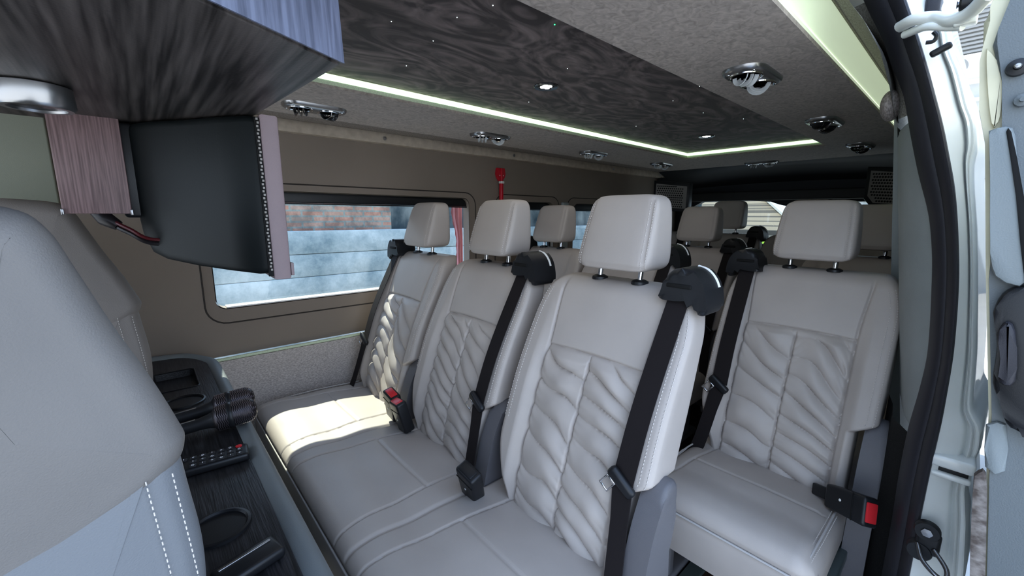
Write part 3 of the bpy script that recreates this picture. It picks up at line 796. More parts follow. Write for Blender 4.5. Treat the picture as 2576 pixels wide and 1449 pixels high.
for cx,cy,r in cups:
    bm=bmesh.new(); lathe(bm,[(r+.006,.000),(r+.005,.004),(r+.001,.005),(r-.002,.002),(r-.004,-.06),(.0001,-.062)],36,c=(cx,cy,to)); ch=link('cup_holder',tomesh('cup_holder',bm),'black',t)
    bm=bmesh.new(); lathe(bm,[(r-.0028,-.001),(r-.005,-.057),(.0001,-.059)],36,c=(cx,cy,to)); link('cup_liner',tomesh('cup_liner',bm),'hole',ch)
bm=bmesh.new(); pts=crv([(X1+.015,YA,to-.012),(X1+.015,1.0,to-.012),(X1+.015,1.55,to-.012),(X1+.013,1.72,to-.012),(X1-.01,1.79,to-.012),(.06,1.855,to-.010),(-.02,1.875,to-.008),(X0,1.88,to-.006)],8)
tube(bm,pts,.021,14,flat=.9); link('padded_edge',tomesh('padded_edge',bm),'leather_bar',t)
bm=bmesh.new(); box(bm,((X0+X1)/2,(YA+1.82)/2,to-.35),(X1-X0+.01,1.82-YA,.66),.01); 
me=tomesh('console_body',bm,True,30)
bm=bmesh.new()
vs=[(.0,to-.03),(X1+.028,to-.02),(X1+.02,to-.55),(.0,to-.6)]
prism(bm,vs,YA,1.80,'y'); link('console_body',tomesh('console_body',bm,False),'leather_bar',t)
# chrome-edged gadget at the near end of the tray
bm=bmesh.new(); box(bm,(0,0,.009),(.085,.045,.018),.006); o=thing('card_reader','small glossy black gadget with pale edge at the near end of the tray','gadget',(.062,.640,ZY+.0005),.25); obj('case',bm,'black',o)
bm=bmesh.new(); box(bm,(0,.010,.0185),(.07,.004,.002),.0008); obj('bright_edge',bm,'satin',o)
# remote control
o=thing('remote_control','black remote control with red power button lying on the console tray','remote control',(.036,.985,ZY+.0005),math.radians(-6))
RT=o; bm=bmesh.new(); box(bm,(0,0,.009),(.165,.052,.018),.006,4); obj('case',bm,'black',o)
bm=bmesh.new(); lathe(bm,[(.006,.018),(.006,.0195),(.0001,.0205)],16,c=(.066,.016,0)); obj('power_button',bm,'red',o)
glyph=[(0,1),(1,1),(2,0),(3,1)]
M['key']=mat('remote_key',(.03,.03,.033),.5); M['legend']=mat('remote_legend',(.75,.75,.78),.5)
for i in range(7):
    for j in range(3):
        if i==6 and j!=0: continue
        x=.066-i*.0155+(0 if i else 0); y=.016-j*.016
        if i==0 and j==0: continue
        bm=bmesh.new(); box(bm,(x,y,.0188),(.0115,.011,.003),.001,2); k=obj('key',bm,'key',o)
        bm=bmesh.new()
        if (i+j)%3==0: box(bm,(x,y,.0205),(.0012,.005,.0006)); 
        elif (i+j)%3==1:
            tube(bm,[(x+.0022*math.cos(a*PI/4),y+.0026*math.sin(a*PI/4),.0205) for a in range(8)],.0005,5,closed=True)
        else:
            box(bm,(x,y,.0205),(.004,.001,.0006)); box(bm,(x,y,.0205),(.001,.005,.0006))
        obj('key_legend',bm,'legend',k)
# microphones
def mic(loc,rz,label):
    t=thing('microphone',label,'microphone',loc,rz,'black handheld microphones on the tray'); t.rotation_euler=(0,-.09,rz)
    bm=bmesh.new(); lathe(bm,[(.011,-.20),(.013,-.195),(.0135,-.02),(.016,-.005),(.019,.004)],24,'x'); obj('handle',bm,'black',t)
    bm=bmesh.new(); lathe(bm,[(.019,.004),(.027,.010),(.0285,.016),(.028,.030),(.0285,.032),(.0285,.040),(.028,.042),(.0285,.05),(.0275,.075),(.022,.086),(.012,.091),(.0001,.092)],32,'x'); h=obj('mesh_head',bm,'mesh',t)
    bm=bmesh.new()
    for q in range(22):
        u=.012+q*.0036
        if 32<=u*1000<=42: continue
        r=.0288 if u<.07 else .0288*math.sqrt(max(.02,1-((u-.07)/.0225)**2))
        pts=[(u+.0011*math.sin(12*a*2*PI/48),r*math.cos(2*PI*a/48),r*math.sin(2*PI*a/48)) for a in range(48)]
        tube(bm,pts,.0007,4,closed=True)
    obj('wire_mesh',bm,'meshwire',h)
    bm=bmesh.new(); lathe(bm,[(.0290,.032),(.0302,.034),(.0302,.040),(.0290,.042)],32,'x'); obj('collar',bm,'black',t)
    bm=bmesh.new(); box(bm,(-.07,0,.0138),(.085,.005,.001),.0004,1); obj('chrome_inlay',bm,'satin',t)
    return t
mic((.070,1.118,ZY+.040),math.radians(-5),'black handheld microphone with mesh head, the one nearer the remote control')
mic((.078,1.190,ZY+.040),math.radians(-3),'black handheld microphone lying between the cup holder and the other microphone')

# ------------------------------------------------------------------ front seats (seen from the side and behind)
def front_seat(name_label, yc, s, leather, low, x0, z0, hw=.23, xs=1.):
    """side profile extruded and rounded; s scale; (x0,z0) top of back"""
    t=thing('front_seat',name_label,'front seat',(x0,yc,-H),0)
    zz=z0+H
    # upper cover
    up=[(-.05,.006),(.0,.0),(.018,-.016),(.030,-.05),(.046,-.10),(.064,-.15),(.078,-.196),(.081,-.212),(.074,-.232),(.050,-.256),(.0,-.285),(-.06,-.315),(-.12,-.33),(-.19,-.30),(-.20,-.18),(-.16,-.05),(-.10,-.005)]
    lo=[(.0,-.19),(.060,-.19),(.073,-.215),(.078,-.26),(.083,-.34),(.074,-.45),(.056,-.53),(.05,-.62),(.02,-.70),(-.10,-.72),(-.26,-.70),(-.24,-.5),(-.19,-.22)]
    def blob(poly,hw,R,m,name,par,ease=1.):
        P=crv([(a*s*xs,0,b*s) for a,b in poly]+[(poly[0][0]*s*xs,0,poly[0][1]*s)],5)[:-1]
        c=Vector((0,0,0)); 
        for p in P: c+=p
        c/=len(P); bm=bmesh.new(); rows=[]
        ks=[(-hw+R*(1-math.cos(PI/2*k/9)),R*(1-math.sin(PI/2*k/9))) for k in range(10)]+[(-hw+R+(2*hw-2*R)*k/8,0) for k in range(1,8)]+[(hw-R+R*math.sin(PI/2*k/9),R*(1-math.cos(PI/2*k/9))) for k in range(10)]
        N_=len(P)
        ar=sum(P[i-1].x*P[i].z-P[i].x*P[i-1].z for i in range(N_)); sgn=1 if ar>0 else -1
        for y,ins in ks:
            row=[]
            for i,p in enumerate(P):
                tg=(P[(i+3)%N_]-P[i-3]).normalized(); n=Vector((tg.z,0,-tg.x))*sgn
                q=p-n*ins*ease; row.append(bm.verts.new((q.x-.065*(y+hw)/(2*hw),y,q.z+zz)))
            rows.append(row)
        for A,B in zip(rows,rows[1:]):
            for k in range(N_): bm.faces.new((A[k],A[(k+1)%N_],B[(k+1)%N_],B[k]))
        for row,sy in ((rows[0],-1),(rows[-1],1)):
            prev=row; cc=Vector((0,0,0))
            for v_ in row: cc+=v_.co
            cc/=len(row)
            for f in (.85,.65,.42,.2):
                cur=[bm.verts.new(Vector((cc.x+(v_.co.x-cc.x)*f, v_.co.y+sy*.010*(1-f*f), cc.z+(v_.co.z-cc.z)*f))) for v_ in row]
                for k in range(N_): bm.faces.new((prev[k],prev[(k+1)%N_],cur[(k+1)%N_],cur[k]))
                prev=cur
            bm.faces.new(prev)
        o=link(name,tomesh(name,bm,True,70),m,par); return o,P
    b,P=blob(up,hw,.030,leather,'back_cover',t)
    l,P2=blob(lo,hw-.004,.028,low,'lower_back',t)
    # stitched rear seam on the lower part
    bm=bmesh.new()
    for dx in (-.012,-.030):
        bm=bmesh.new()
        pts=crv([((.076+dx)*s*xs,-hw+.001,zz-.235*s),((.084+dx)*s*xs,-hw+.001,zz-.36*s),((.085+dx)*s*xs,-hw+.001,zz-.47*s),((.07+dx)*s*xs,-hw+.001,zz-.60*s)],8)
        stitches(bm,pts,.0062,.0034,.0006)
        link('stitching',tomesh('stitching',bm),'thread',l)
    bm=bmesh.new()
    pts=crv([(.052*s*xs,-hw+.012,zz-.252*s),(.0,-hw+.008,zz-.283*s),(-.06*s*xs,-hw+.008,zz-.313*s),(-.12*s*xs,-hw+.01,zz-.328*s)],8)
    tube(bm,pts,.0045,8); link('hem',tomesh('hem',bm),leather,b)
    # seat cushion and leg below
    bm=bmesh.new(); box(bm,(-.38,0,zz-.66*s),(.48,2*hw,.16),.05,5); link('seat_cushion',tomesh('seat_cushion',bm),leather,t)
    bm=bmesh.new(); box(bm,(-.36,0,(zz-.74*s)/2),(.40,2*hw-.06,zz-.74*s),.02,2); link('seat_base',tomesh('seat_base',bm),'black',t)
    return t
front_seat('large grey front passenger seat back, close up at the lower left',.45+.20,1.0,'driver_leather','front_leather_low',-.068,.004,.20)
front_seat('taupe leatherette driver seat back behind the hanging television',1.25+.22,1.08,'driver_leather_far','driver_leather_far',-.125,.022,.22,1.25)

# ------------------------------------------------------------------ overhead cabinet, downlight, television
def quadprism(bm, foot, z0, z1, taper=None, r=.004):
    top=taper or foot
    A=[bm.verts.new((p[0],p[1],z0)) for p in foot]; B=[bm.verts.new((p[0],p[1],z1)) for p in top]; n=len(foot)
    bm.faces.new(A[::-1]); bm.faces.new(B)
    for k in range(n): bm.faces.new((A[k],A[(k+1)%n],B[(k+1)%n],B[k]))
    bmesh.ops.bevel(bm,geom=bm.edges[:],offset=r,segments=3,affect='EDGES')
OB=.16
o=thing('overhead_cabinet','dark wood laminate overhead cabinet hanging from the ceiling at the upper left','cabinet',(0,0,OB))
bm=bmesh.new(); foot=[(.184,.484),(.146,1.088),(-.55,1.092),(-.55,.10)]; quadprism(bm,foot,0,.205,[(.178,.490),(.140,1.088),(-.55,1.092),(-.55,.105)]); cab=obj('cabinet_body',bm,'ash',o,(0,0,0),True,30)
# thin panel over the near face; its blue stands for reflected sky
bm=bmesh.new()
A=[Vector((.1835,.4830,.0015)),Vector((-.55,.0985,.0015)),Vector((-.55,.1035,.204)),Vector((.1775,.4885,.204))]
nrm=(A[1]-A[0]).cross(A[3]-A[0]).normalized()
if nrm.y>0: nrm=-nrm
vs=[bm.verts.new(p) for p in A]+[bm.verts.new(p+nrm*.002) for p in A]
bm.faces.new(vs[:4]); bm.faces.new(vs[4:][::-1])
for k in range(4): bm.faces.new((vs[k],vs[(k+1)%4],vs[4+(k+1)%4],vs[4+k]))
obj('sky_tint_panel',bm,'ash_sky',o,(0,0,0),False)
o=thing('downlight','round chrome downlight under the overhead cabinet','downlight',(-.082,.820,OB-.001))
bm=bmesh.new(); lathe(bm,[(.034,.0),(.035,-.001),(.036,-.024),(.033,-.028),(.027,-.028),(.025,-.024)],40); obj('ring',bm,'satin',o)
bm=bmesh.new(); lathe(bm,[(.026,-.025),(.018,-.021),(.0001,-.020)],32); obj('lens',bm,'dark_chrome',o)
# television hanging under the cabinet
t=thing('television','black hanging television with mauve side edge, seen from behind','television',(.17,.80,OB))
zb=-.272
bm=bmesh.new()    # slim front housing (edge seen from the side)
prism(bm,[(0,0),(.50,0),(.50,zb+.01),(0,zb)],-.008,.020,'x',.004,2); obj('bezel',bm,'tvedge',t,(0,0,0),True,30)
bm=bmesh.new(); prism(bm,[(.012,-.008),(.488,-.008),(.488,zb+.018),(.012,zb+.010)],.0195,.0215,'x'); obj('screen',bm,'hole',t,(0,0,0),False)
bm=bmesh.new()    # bulging back
F=[(.003,-.002),(.497,-.002),(.497,zb+.05),(.003,zb+.006)]
rows=[]
for x,(ya,yb,za,zc) in ((-.008,(.004,.496,-.002,zb+.010)),(-.025,(.006,.49,-.002,zb+.010)),(-.060,(.055,.47,-.002,zb+.014)),(-.10,(.115,.45,-.003,zb+.020)),(-.14,(.17,.43,-.003,zb+.030)),(-.158,(.20,.42,-.004,zb+.042)),(-.168,(.22,.40,-.006,zb+.075)),(-.170,(.24,.38,-.012,zb+.10))):
    rows.append([bm.verts.new((x,a,b)) for a,b in rr(ya,yb,zc,za,.012,4)])
n=len(rows[0])
for A_,B_ in zip(rows,rows[1:]):
    for k in range(n): bm.faces.new((A_[k],A_[(k+1)%n],B_[(k+1)%n],B_[k]))
bm.faces.new(rows[0][::-1]); bm.faces.new(rows[-1]); obj('back_shell',bm,'tvback',t,(0,0,0),True,50)
bm=bmesh.new()    # slotted vent strip next to the edge
for k in range(44): box(bm,(-.0115+(.0012 if k%2 else 0),.0005,-.008-k*(-zb-.02)/44),(.0030,.0024,.0034))
obj('vent_slots',bm,'spk',t,(0,0,0),False)
bm=bmesh.new(); box(bm,(-.0115,.0035,zb/2),(.007,.004,-zb-.012)); obj('vent_channel',bm,'hole',t,(0,0,0),False)
bm=bmesh.new(); box(bm,(-.165,.27,-.085),(.05,.10,.165),.006); obj('mount',bm,'black',t)
bm=bmesh.new(); box(bm,(.0225,.012,zb+.016),(.005,.022,.022),.001); obj('corner_tab',bm,'tvedge',t)
# mauve wood box
o=thing('bracket_box','mauve wood-grain box hanging beside the television','box',(-.048,1.02,OB))
bm=bmesh.new(); box(bm,(-.004,.05,-.0755),(.086,.12,.171),.0025,2); obj('box_body',bm,'mauve',o,(0,0,0),True,30)
for sx in (-1,1):
    bm=bmesh.new(); box(bm,(-.004+sx*.0425,-.0105,-.158),(.004,.004,.010),.001); obj('corner_pin',bm,'satin',o)
bm=bmesh.new()
c1=crv([(-.045,1.08,.0),(-.035,1.02,-.020),(-.015,1.0,-.035),(.01,.99,-.052),(.06,.99,-.055)],8); tube(bm,c1,.0042,8)
o=tag(obj('cable',bm,'cable'),'black cable looping from under the mauve box to the television','cable','cables under the mauve box')
bm=bmesh.new(); c2=[p+Vector((0,-.004,.007)) for p in c1]; tube(bm,c2[6:],.003,8); tag(obj('cable',bm,'cablered'),'dark red cable running above the black one to the television','cable')
bm=bmesh.new(); tube(bm,[(-.055,1.03,.006),(-.045,1.02,-.010),(-.030,1.015,-.022)],[.012,.013,.009],10); tag(obj('cable_wrap',bm,'cable'),'black tape wrap around the cables below the mauve box','cable wrap')

# ------------------------------------------------------------------ emergency hammer, curtain
o=thing('emergency_hammer','red emergency hammer holder fixed to the far wall above the window','hammer',(1.592,WY,.115))
bm=bmesh.new(); poly=[(-.026,.155),(.026,.155),(.030,.142),(.027,.12),(.029,.105),(.012,.082),(-.012,.082),(-.029,.105),(-.027,.12),(-.030,.142)]; prism(bm,poly,-.022,0,'y',.004,2); hp=obj('holder',bm,'red_plastic',o)
bm=bmesh.new(); box(bm,(0,-.020,.02),(.020,.022,.11),.006); box(bm,(0,-.024,.115),(.010,.010,.075),.003); obj('hammer_handle',bm,'red_plastic',o)
bm=bmesh.new(); box(bm,(0,-.022,.074),(.024,.026,.014),.003); obj('white_band',bm,'white',o)
for s in (-1,1):
    bm=bmesh.new(); lathe(bm,[(.0035,-.023),(.0001,-.0245)],10,'y',(s*.013,0,.112)); obj('white_dot',bm,'white',o)
bm=bmesh.new(); rows=[]
for i in range(26):
    z=.06-.52*i/25; w_=.075-.030*sst(2,10,i)
    rows.append([bm.verts.new((1.388-w_+w_*j/12+.003*math.sin(i*2.1)*(j==0),WY+.085+.006*math.sin(j*1.6+i*.05),z)) for j in range(13)])
for A_,B_ in zip(rows,rows[1:]):
    for k in range(12): bm.faces.new((A_[k],A_[k+1],B_[k+1],B_[k]))
tag(obj('curtain',bm,'curtain'),'thin pink curtain hanging at the rear edge of the big far window','curtain')

# ------------------------------------------------------------------ door opening: trim, seal, painted pillar
Sin=[(0.2298,0.4626),(0.208,0.4127),(0.1825,0.3664),(0.1694,0.3155),(0.152,0.2858),(0.1376,0.2485),(0.1249,0.1907),(0.0966,0.0858),(0.0699,0.006),(0.0534,-0.086),(0.0405,-0.2128),(0.0342,-0.2945),(0.038,-0.3844),(0.0438,-0.454),(0.0449,-0.5653),(0.0421,-0.6907),(0.042,-0.8399)]
Sout=[(0.1478,0.406),(0.1245,0.3419),(0.1058,0.2874),(0.0836,0.2174),(0.0672,0.1665),(0.0522,0.107),(0.039,0.0605),(0.0241,-0.022),(0.0116,-0.1048),(0.0047,-0.176),(-0.0017,-0.2638),(-0.0037,-0.3966),(-0.0016,-0.4921),(-0.001,-0.6085),(-0.0018,-0.7474)]
Wr=[(0.1048,0.4069),(0.0843,0.338),(0.0803,0.312),(0.0628,0.2729),(0.0481,0.2237),(0.0397,0.1948),(0.0316,0.1823),(0.0228,0.1281),(0.0268,0.1099),(0.0204,0.0622),(0.0074,-0.0082),(-0.0035,-0.0786),(-0.0152,-0.1652),(-0.028,-0.2684),(-0.0353,-0.3533),(-0.0394,-0.3845),(-0.0555,-0.3991),(-0.0604,-0.458),(-0.0558,-0.467),(-0.0559,-0.4914),(-0.0521,-0.5391),(-0.0638,-0.6107),(-0.0757,-0.725)]
def yz_at(L,z):
    L=sorted(L,key=lambda p:p[1])
    if z<=L[0][1]:
        return L[0][0]
    if z>=L[-1][1]:
        (a,b),(c,d)=L[-2],L[-1]; return c+(a-c)/(b-d)*(z-d)
    for (a,b),(c,d) in zip(L,L[1:]):
        if b<=z<=d: return a+(c-a)*(z-b)/(d-b)
zs=[-1.05+.0125*i for i in range(128)]   # up to .5375
def smooth(v,k=2):
    for _ in range(k): v=[v[0]]+[(v[i-1]+2*v[i]+v[i+1])/4 for i in range(1,len(v)-1)]+[v[-1]]
    return v
yi=smooth([yz_at(Sin,z) for z in zs],8); yo=smooth([yz_at(Sout,z) for z in zs],8); yw=smooth([yz_at(Wr,z) for z in zs],1)
def strip(name,fn,m,parent=None,z0=-2,z1=2):
    bm=bmesh.new(); rows=[]
    for i,z in enumerate(zs):
        if not z0<=z<=z1: continue
        rows.append([bm.verts.new((p[0],p[1],z)) for p in fn(i,z)])
    for A_,B_ in zip(rows,rows[1:]):
        for k in range(len(A_)-1): bm.faces.new((A_[k],A_[k+1],B_[k+1],B_[k]))
    return obj(name,bm,m,parent)
def prof_seal(i,z):
    a,b=(1.22,yi[i]),(1.13,yo[i]); P=[]
    for k in range(25):
        u=k/24
        x=a[0]+(b[0]-a[0])*u; y=a[1]+(b[1]-a[1])*u
        h=.016*abs(math.sin(PI*min(1,u/.58)))**.7 if u<.58 else .014*abs(math.sin(PI*(u-.58)/.42))**.6
        P.append((x-h*.9,y+h*.10))
    P.append((1.15,yo[i]-.002)); return P
seal=strip('door_seal',prof_seal,'rubber'); struct(seal,'thick black rubber seal around the sliding door opening')
def prof_trim(i,z):
    yl=.0694+ .131*(z+.4685)   # straight left edge, leaning with the body side
    yl=max(yl,yi[i]*1.08)
    return [(1.47,yl+.01),(1.40,yl),(1.395,yl-.002)]+[(1.39+(1.235-1.39)*u-.014*math.sin(PI*u),yl+(yi[i]-.004-yl)*u) for u in (.05,.2,.35,.5,.65,.8,1.)]
strip('pillar_trim',prof_trim,'trimgrey',z0=-.47,z1=.21); struct(bpy.data.objects['pillar_trim'])
def prof_fill(i,z): return [(1.76,.045+.27*max(0,z+.15)),(1.47,.0794+.131*(z+.4685))]
strip('pillar_infill',prof_fill,'trimgrey',z0=-1.05,z1=.50); struct(bpy.data.objects['pillar_infill'])
def prof_trim_low(i,z):
    return [(1.47,.10),(1.40,.085),(1.30,.075),(1.235,max(yi[i],.03))]
strip('pillar_trim_lower',prof_trim_low,'carpet',z0=-1.05,z1=-.47); struct(bpy.data.objects['pillar_trim_lower'])
def prof_head(i,z):
    return [(1.32,hdr_y(z)),(1.27,hdr_y(z)-.004),(1.235,yi[i])]
strip('pillar_header',prof_head,'header',z0=.20,z1=.47); struct(bpy.data.objects['pillar_header'])
bm=bmesh.new(); 
bmesh.ops.create_icosphere(bm,subdivisions=4,radius=1.)
for v_ in bm.verts: v_.co=Vector((v_.co.x*.05,v_.co.y*.018,v_.co.z*.032))
struct(obj('trim_7',bm,'ceilwoven',None,(1.28,.165,.245)))
def prof_white(i,z):
    a=(1.14,yo[i]-.001); b=(1.18,yw[i]); L=b[1]-a[1]
    rib=lambda u,c,w:math.exp(-((u-c)/w)**2)
    P=[]
    for k in range(29):
        u=k/28; h=-.012*rib(u,.68,.05)+.010*rib(u,.80,.07)-.006*rib(u,.9,.03)
        P.append((a[0]+(b[0]-a[0])*u-h, a[1]+L*u))
    P+= [(1.20,yw[i]-.004),(1.24,yw[i]-.006),(1.50,yw[i]-.02)]
    return P
pil=strip('body_pillar',prof_white,'paint'); struct(pil,'pearl white painted body pillar beside the sliding door')
# belt-line rail with dark gap on the pillar
bm=bmesh.new(); box(bm,(1.163,-.027,-.478),(.06,.066,.024),.006); box(bm,(1.166,-.029,-.508),(.055,.058,.012),.005); struct(obj('trim_8',bm,'paint'))
bm=bmesh.new(); box(bm,(1.172,-.026,-.496),(.050,.054,.014),.002); struct(obj('trim_9',bm,'black'))
# side glass and its black rubber edge outside the pillar
bk=[(0.0251,0.1388),(0.0099,0.0782),(-0.0095,-0.028),(-0.0265,-0.1345),(-0.0526,-0.3366),(-0.0605,-0.452)]
def prof_blk(i,z):
    y1=yz_at(bk,z); y0=yw[i]
    return [(1.185,y0+.0005),(1.25,y0-.001),(1.40,y0+(y1-y0)*.45),(1.50,y1),(3.5,y1-.02)]
strip('window_7',prof_blk,'black',z0=-.38,z1=.115); struct(bpy.data.objects['window_7'])
# door striker
o=thing('door_striker','black metal door striker loop bolted to the white pillar','striker',(1.120,-.014,-.652),0)
bm=bmesh.new()
lathe(bm,[(.0001,-.010),(.018,-.010),(.020,-.006),(.020,.004)],24,'x',(0,.0,.028)); lathe(bm,[(.0001,-.010),(.018,-.010),(.020,-.006),(.020,.004)],24,'x',(0,.006,-.020)); box(bm,(-.002,-.004,.004),(.012,.036,.050),.006); obj('base_plate',bm,'black',o)
bm=bmesh.new(); tube(bm,crv([(-.008,.010,-.004),(-.030,.000,-.020),(-.044,-.018,-.030),(-.044,-.034,-.034),(-.030,-.034,-.020),(-.008,-.014,-.004)],5),.0042,10); obj('loop',bm,'dark_chrome',o)
bm=bmesh.new(); lathe(bm,[(.009,-.011),(.009,-.013),(.0001,-.0135)],6,'x',(0,0,.028)); obj('bolt_head',bm,'satin',o)
# door-rail hardware above the pillar
o=thing('roller_linkage','white sliding-door support arm reaching from the upper rail to the door','door arm',(1.10,.09,.34))
bm=bmesh.new(); P=crv([(.03,.060,.020),(0,.038,.017),(0,.012,.012),(-.02,-.012,-.006),(-.04,-.035,-.006),(-.07,-.052,.004)],6); tube(bm,P,[.011]*len(P),12,flat=.8); obj('arm',bm,'paint',o)
bm=bmesh.new(); tube(bm,crv([(.03,.052,.004),(0,.020,.000),(-.01,-.008,-.012),(-.02,-.028,-.020)],5),.007,10); box(bm,(-.02,-.030,-.012),(.02,.028,.016),.003); obj('lower_arm',bm,'paint',o)
bm=bmesh.new(); lathe(bm,[(.0001,-.011),(.010,-.011),(.013,-.007),(.013,.007),(.010,.010),(.0001,.010)],24,'y',(-.035,-.030,.012)); obj('roller',bm,'black',o)
bm=bmesh.new(); lathe(bm,[(.0045,-.026),(.0045,-.012),(.0065,-.011)],12,'y',(-.035,-.006,.012)); obj('roller_pin',bm,'dark_chrome',o)
o=thing('rail_bracket','black bracket and hooks on the white pillar below the support arm','bracket',(1.13,.10,.325))
bm=bmesh.new(); box(bm,(.0,-.012,-.022),(.012,.030,.012),.004,3,Matrix.Rotation(-.45,3,'X')); obj('stop_bar',bm,'black',o)
bm=bmesh.new(); tube(bm,crv([(0,.010,-.004),(0,.000,-.004),(0,-.003,.004),(0,.002,.012)],5),.0035,8); obj('hook',bm,'black',o)
bm=bmesh.new(); box(bm,(0.05,.012,.060),(.05,.022,.055),.005); obj('rail_cover',bm,'rubber',o)

# ------------------------------------------------------------------ the open sliding door, parked along the body outside
DXD=.95
o=thing('sliding_door','open sliding door with slate trim, pull handle and edge coloured cream as if sunlit, beyond the white pillar','sliding door',(DXD,0,-H))
def dp(poly,x0,x1,name,m,r=.003,par=None,sm=3):
    P=[(p.x,p.y) for p in crv([(a,b,0) for a,b in poly]+[(poly[0][0],poly[0][1],0)],sm)[:-1]] if sm else poly
    bm=bmesh.new(); prism(bm,[(a,b+H) for a,b in P],x0,x1,'x',r,2); return obj(name,bm,m,par or o,(0,0,0),True,35)
body=[(.0178,.40),(.0244,.2982),(.0338,.2814),(.03,.2478),(.0307,.227),(.0218,.1585),(.0094,.11),(-.0187,-.0905),(-.0501,-.30),(-.0601,-.3893),(-.0815,-.5683),(-.12,-.85),(-.30,-.85),(-.28,-.3),(-.22,.1),(-.16,.40)]
dp(body,.0,.012,'door_shell','doorsunlit',.006,None,0)
dp([(-.105,.40),(-.105,-.85),(-.28,-.85),(-.22,.1),(-.16,.40)],.012,1.2,'outer_panel','paint',.006,None,0)
slate=[(.006,.40),(.012,.30),(.0182,.262),(.0202,.2441),(.0047,.1928),(-.0084,.1272),(-.0060,.11),(-.0217,-.0905),(-.0531,-.30),(-.0631,-.3893),(-.0845,-.5683),(-.125,-.84),(-.29,-.84),(-.27,-.3),(-.21,.1),(-.15,.40)]
dp(slate,-.010,.004,'trim_panel','doorgrey',.004,None,0)
dp([(0.0077,0.1233),(-0.0141,0.1242),(-.024,.08),(-0.0335,0.0387),(-0.0588,-0.0862),(-0.0258,-0.084),(-.0145,-.03),(-0.0037,0.0483),(.004,.10)],-.030,-.008,'pad','doorpad',.006)
dp([(-0.0089,0.1189),(-0.0136,0.1182),(-0.037,0.03),(-0.0634,-0.0852),(-0.054,-0.0862),(-.030,.03)],-.032,-.022,'black_channel','hole',.001,None,2)
dp([(0.0257,.243),(.022,.215),(.012,.16),(.004,.13),(.0,.145),(.003,.18),(.010,.215)],-.006,.002,'sunlit_recess','doorsunlit',.002)
hd=dp([(-0.0322,-0.1385),(-0.0371,-0.1097),(-0.056,-0.0949),(-.11,-.0949),(-.13,-.30),(-0.0846,-0.3056),(-0.0671,-0.2991),(-0.0552,-0.2645),(-0.0461,-0.2417),(-.043,-.19)],-.034,-.008,'handle_housing','black',.006)
dp([(-0.0392,-0.1658),(-0.0443,-0.1462),(-0.0552,-0.1578),(-0.0651,-0.2295),(-0.0503,-0.2346),(-.047,-.20)],-.050,-.034,'pull_grip','rubber',.006)
dp([(-0.0489,-0.3129),(-0.0679,-0.3053),(-0.077,-0.378),(-0.0573,-0.3804)],-.018,-.008,'lower_pad','doorpad',.004,None,2)
dp([(-0.048,-0.3976),(-0.0594,-0.3897),(-.072,-.48),(-0.0838,-0.5771),(-.10,-.70),(-.085,-.70),(-.0650,-.5571),(-.055,-.47)],-.022,-.008,'fabric_strip','doorwood',.003)
for (y,z,r) in ((-.0045,.2066,.0115),(-.0150,.1617,.0085)):
    bm=bmesh.new(); lathe(bm,[(.0001,-.014),(r*.35,-.014),(r*.4,-.010),(r*.95,-.008),(r,-.004),(r,0)],28,'x',(-.010,y-.003,z+H)); obj('bolt_cap',bm,'black' if r>.01 else 'doorgrey',o)
    if r>.01:
        bm=bmesh.new(); lathe(bm,[(r*.34,-.0145),(r*.25,-.0165),(.0001,-.017)],12,'x',(-.010,y-.003,z+H)); obj('bolt_centre',bm,'satin',o)

# ------------------------------------------------------------------ outdoors
bm=bmesh.new(); box(bm,(5,0,-1.52),(50,40,.04)); struct(obj('ground',bm,'concrete_ground',None,(0,0,0),False))
EY=3.6
t=thing('boundary_wall','old boundary wall outside with pale concrete planks below and brick above','wall',(2,EY,-1.5)); t['kind']='structure'
for k in range(5):
    bm=bmesh.new(); z1=1.375-.185*k-.006; box(bm,(0,0,z1-.092),(12,.09,.183),.008,2)
    obj('concrete_plank',bm,'planks',t,(.0,0+.004*(k%2),0))
bm=bmesh.new(); box(bm,(0,0,.2),(12,.08,.5)); obj('wall_base',bm,'planks',t)
bm=bmesh.new(); box(bm,(-3.4,.10,1.575),(6.3,.08,.55)); obj('brick_course',bm,'brick',t,(0,0,0),False)
bm=bmesh.new(); box(bm,(3.0,.10,1.575),(6.5,.08,.55)); obj('stained_section',bm,'stained',t,(0,0,0),False)
# house with tiled roof behind the van
t=thing('tiled_house','house with pale tiled roof seen through the rear window','house',(12,3.6,-1.5))
bm=bmesh.new(); vs=[bm.verts.new(p) for p in ((0,3.2,1.15),(0,-.75,1.15),(1.2,.6,2.1),(2.2,1.7,2.75),(2.2,4.0,2.75))]; bm.faces.new(vs); g=bmesh.ops.extrude_face_region(bm,geom=bm.faces[:])
for v_ in [e for e in g['geom'] if isinstance(e,bmesh.types.BMVert)]: v_.co.z-=.12
obj('roof',bm,'tiles',t,(0,0,0),False)
bm=bmesh.new(); tube(bm,[(-.03,-.78,1.17),(1.2,.58,2.12),(2.2,1.68,2.78)],.06,6); obj('roof_edge',bm,'facade',t)
bm=bmesh.new(); box(bm,(1.6,1.4,.5),(2.6,4.0,1.3)); obj('house_wall',bm,'facade',t,(0,0,0),False)
t=thing('white_building','white building with grey louvred top storey behind the van','building',(14,-1.2,-1.5))
bm=bmesh.new(); box(bm,(1,-1.5,2.2),(2,7.0,4.4)); obj('facade',bm,'facade',t,(0,0,0),False)
bm=bmesh.new(); box(bm,(.99,3.0,1.2),(2,2.4,2.4)); obj('side_wing',bm,'facade',t,(0,0,0),False)
bm=bmesh.new()
for k in range(14): box(bm,(-.03,1.75,4.82+.085*k+.0),(.05,1.9,.045))
obj('louvres',bm,'facade_line',t,(0,0,0),False)
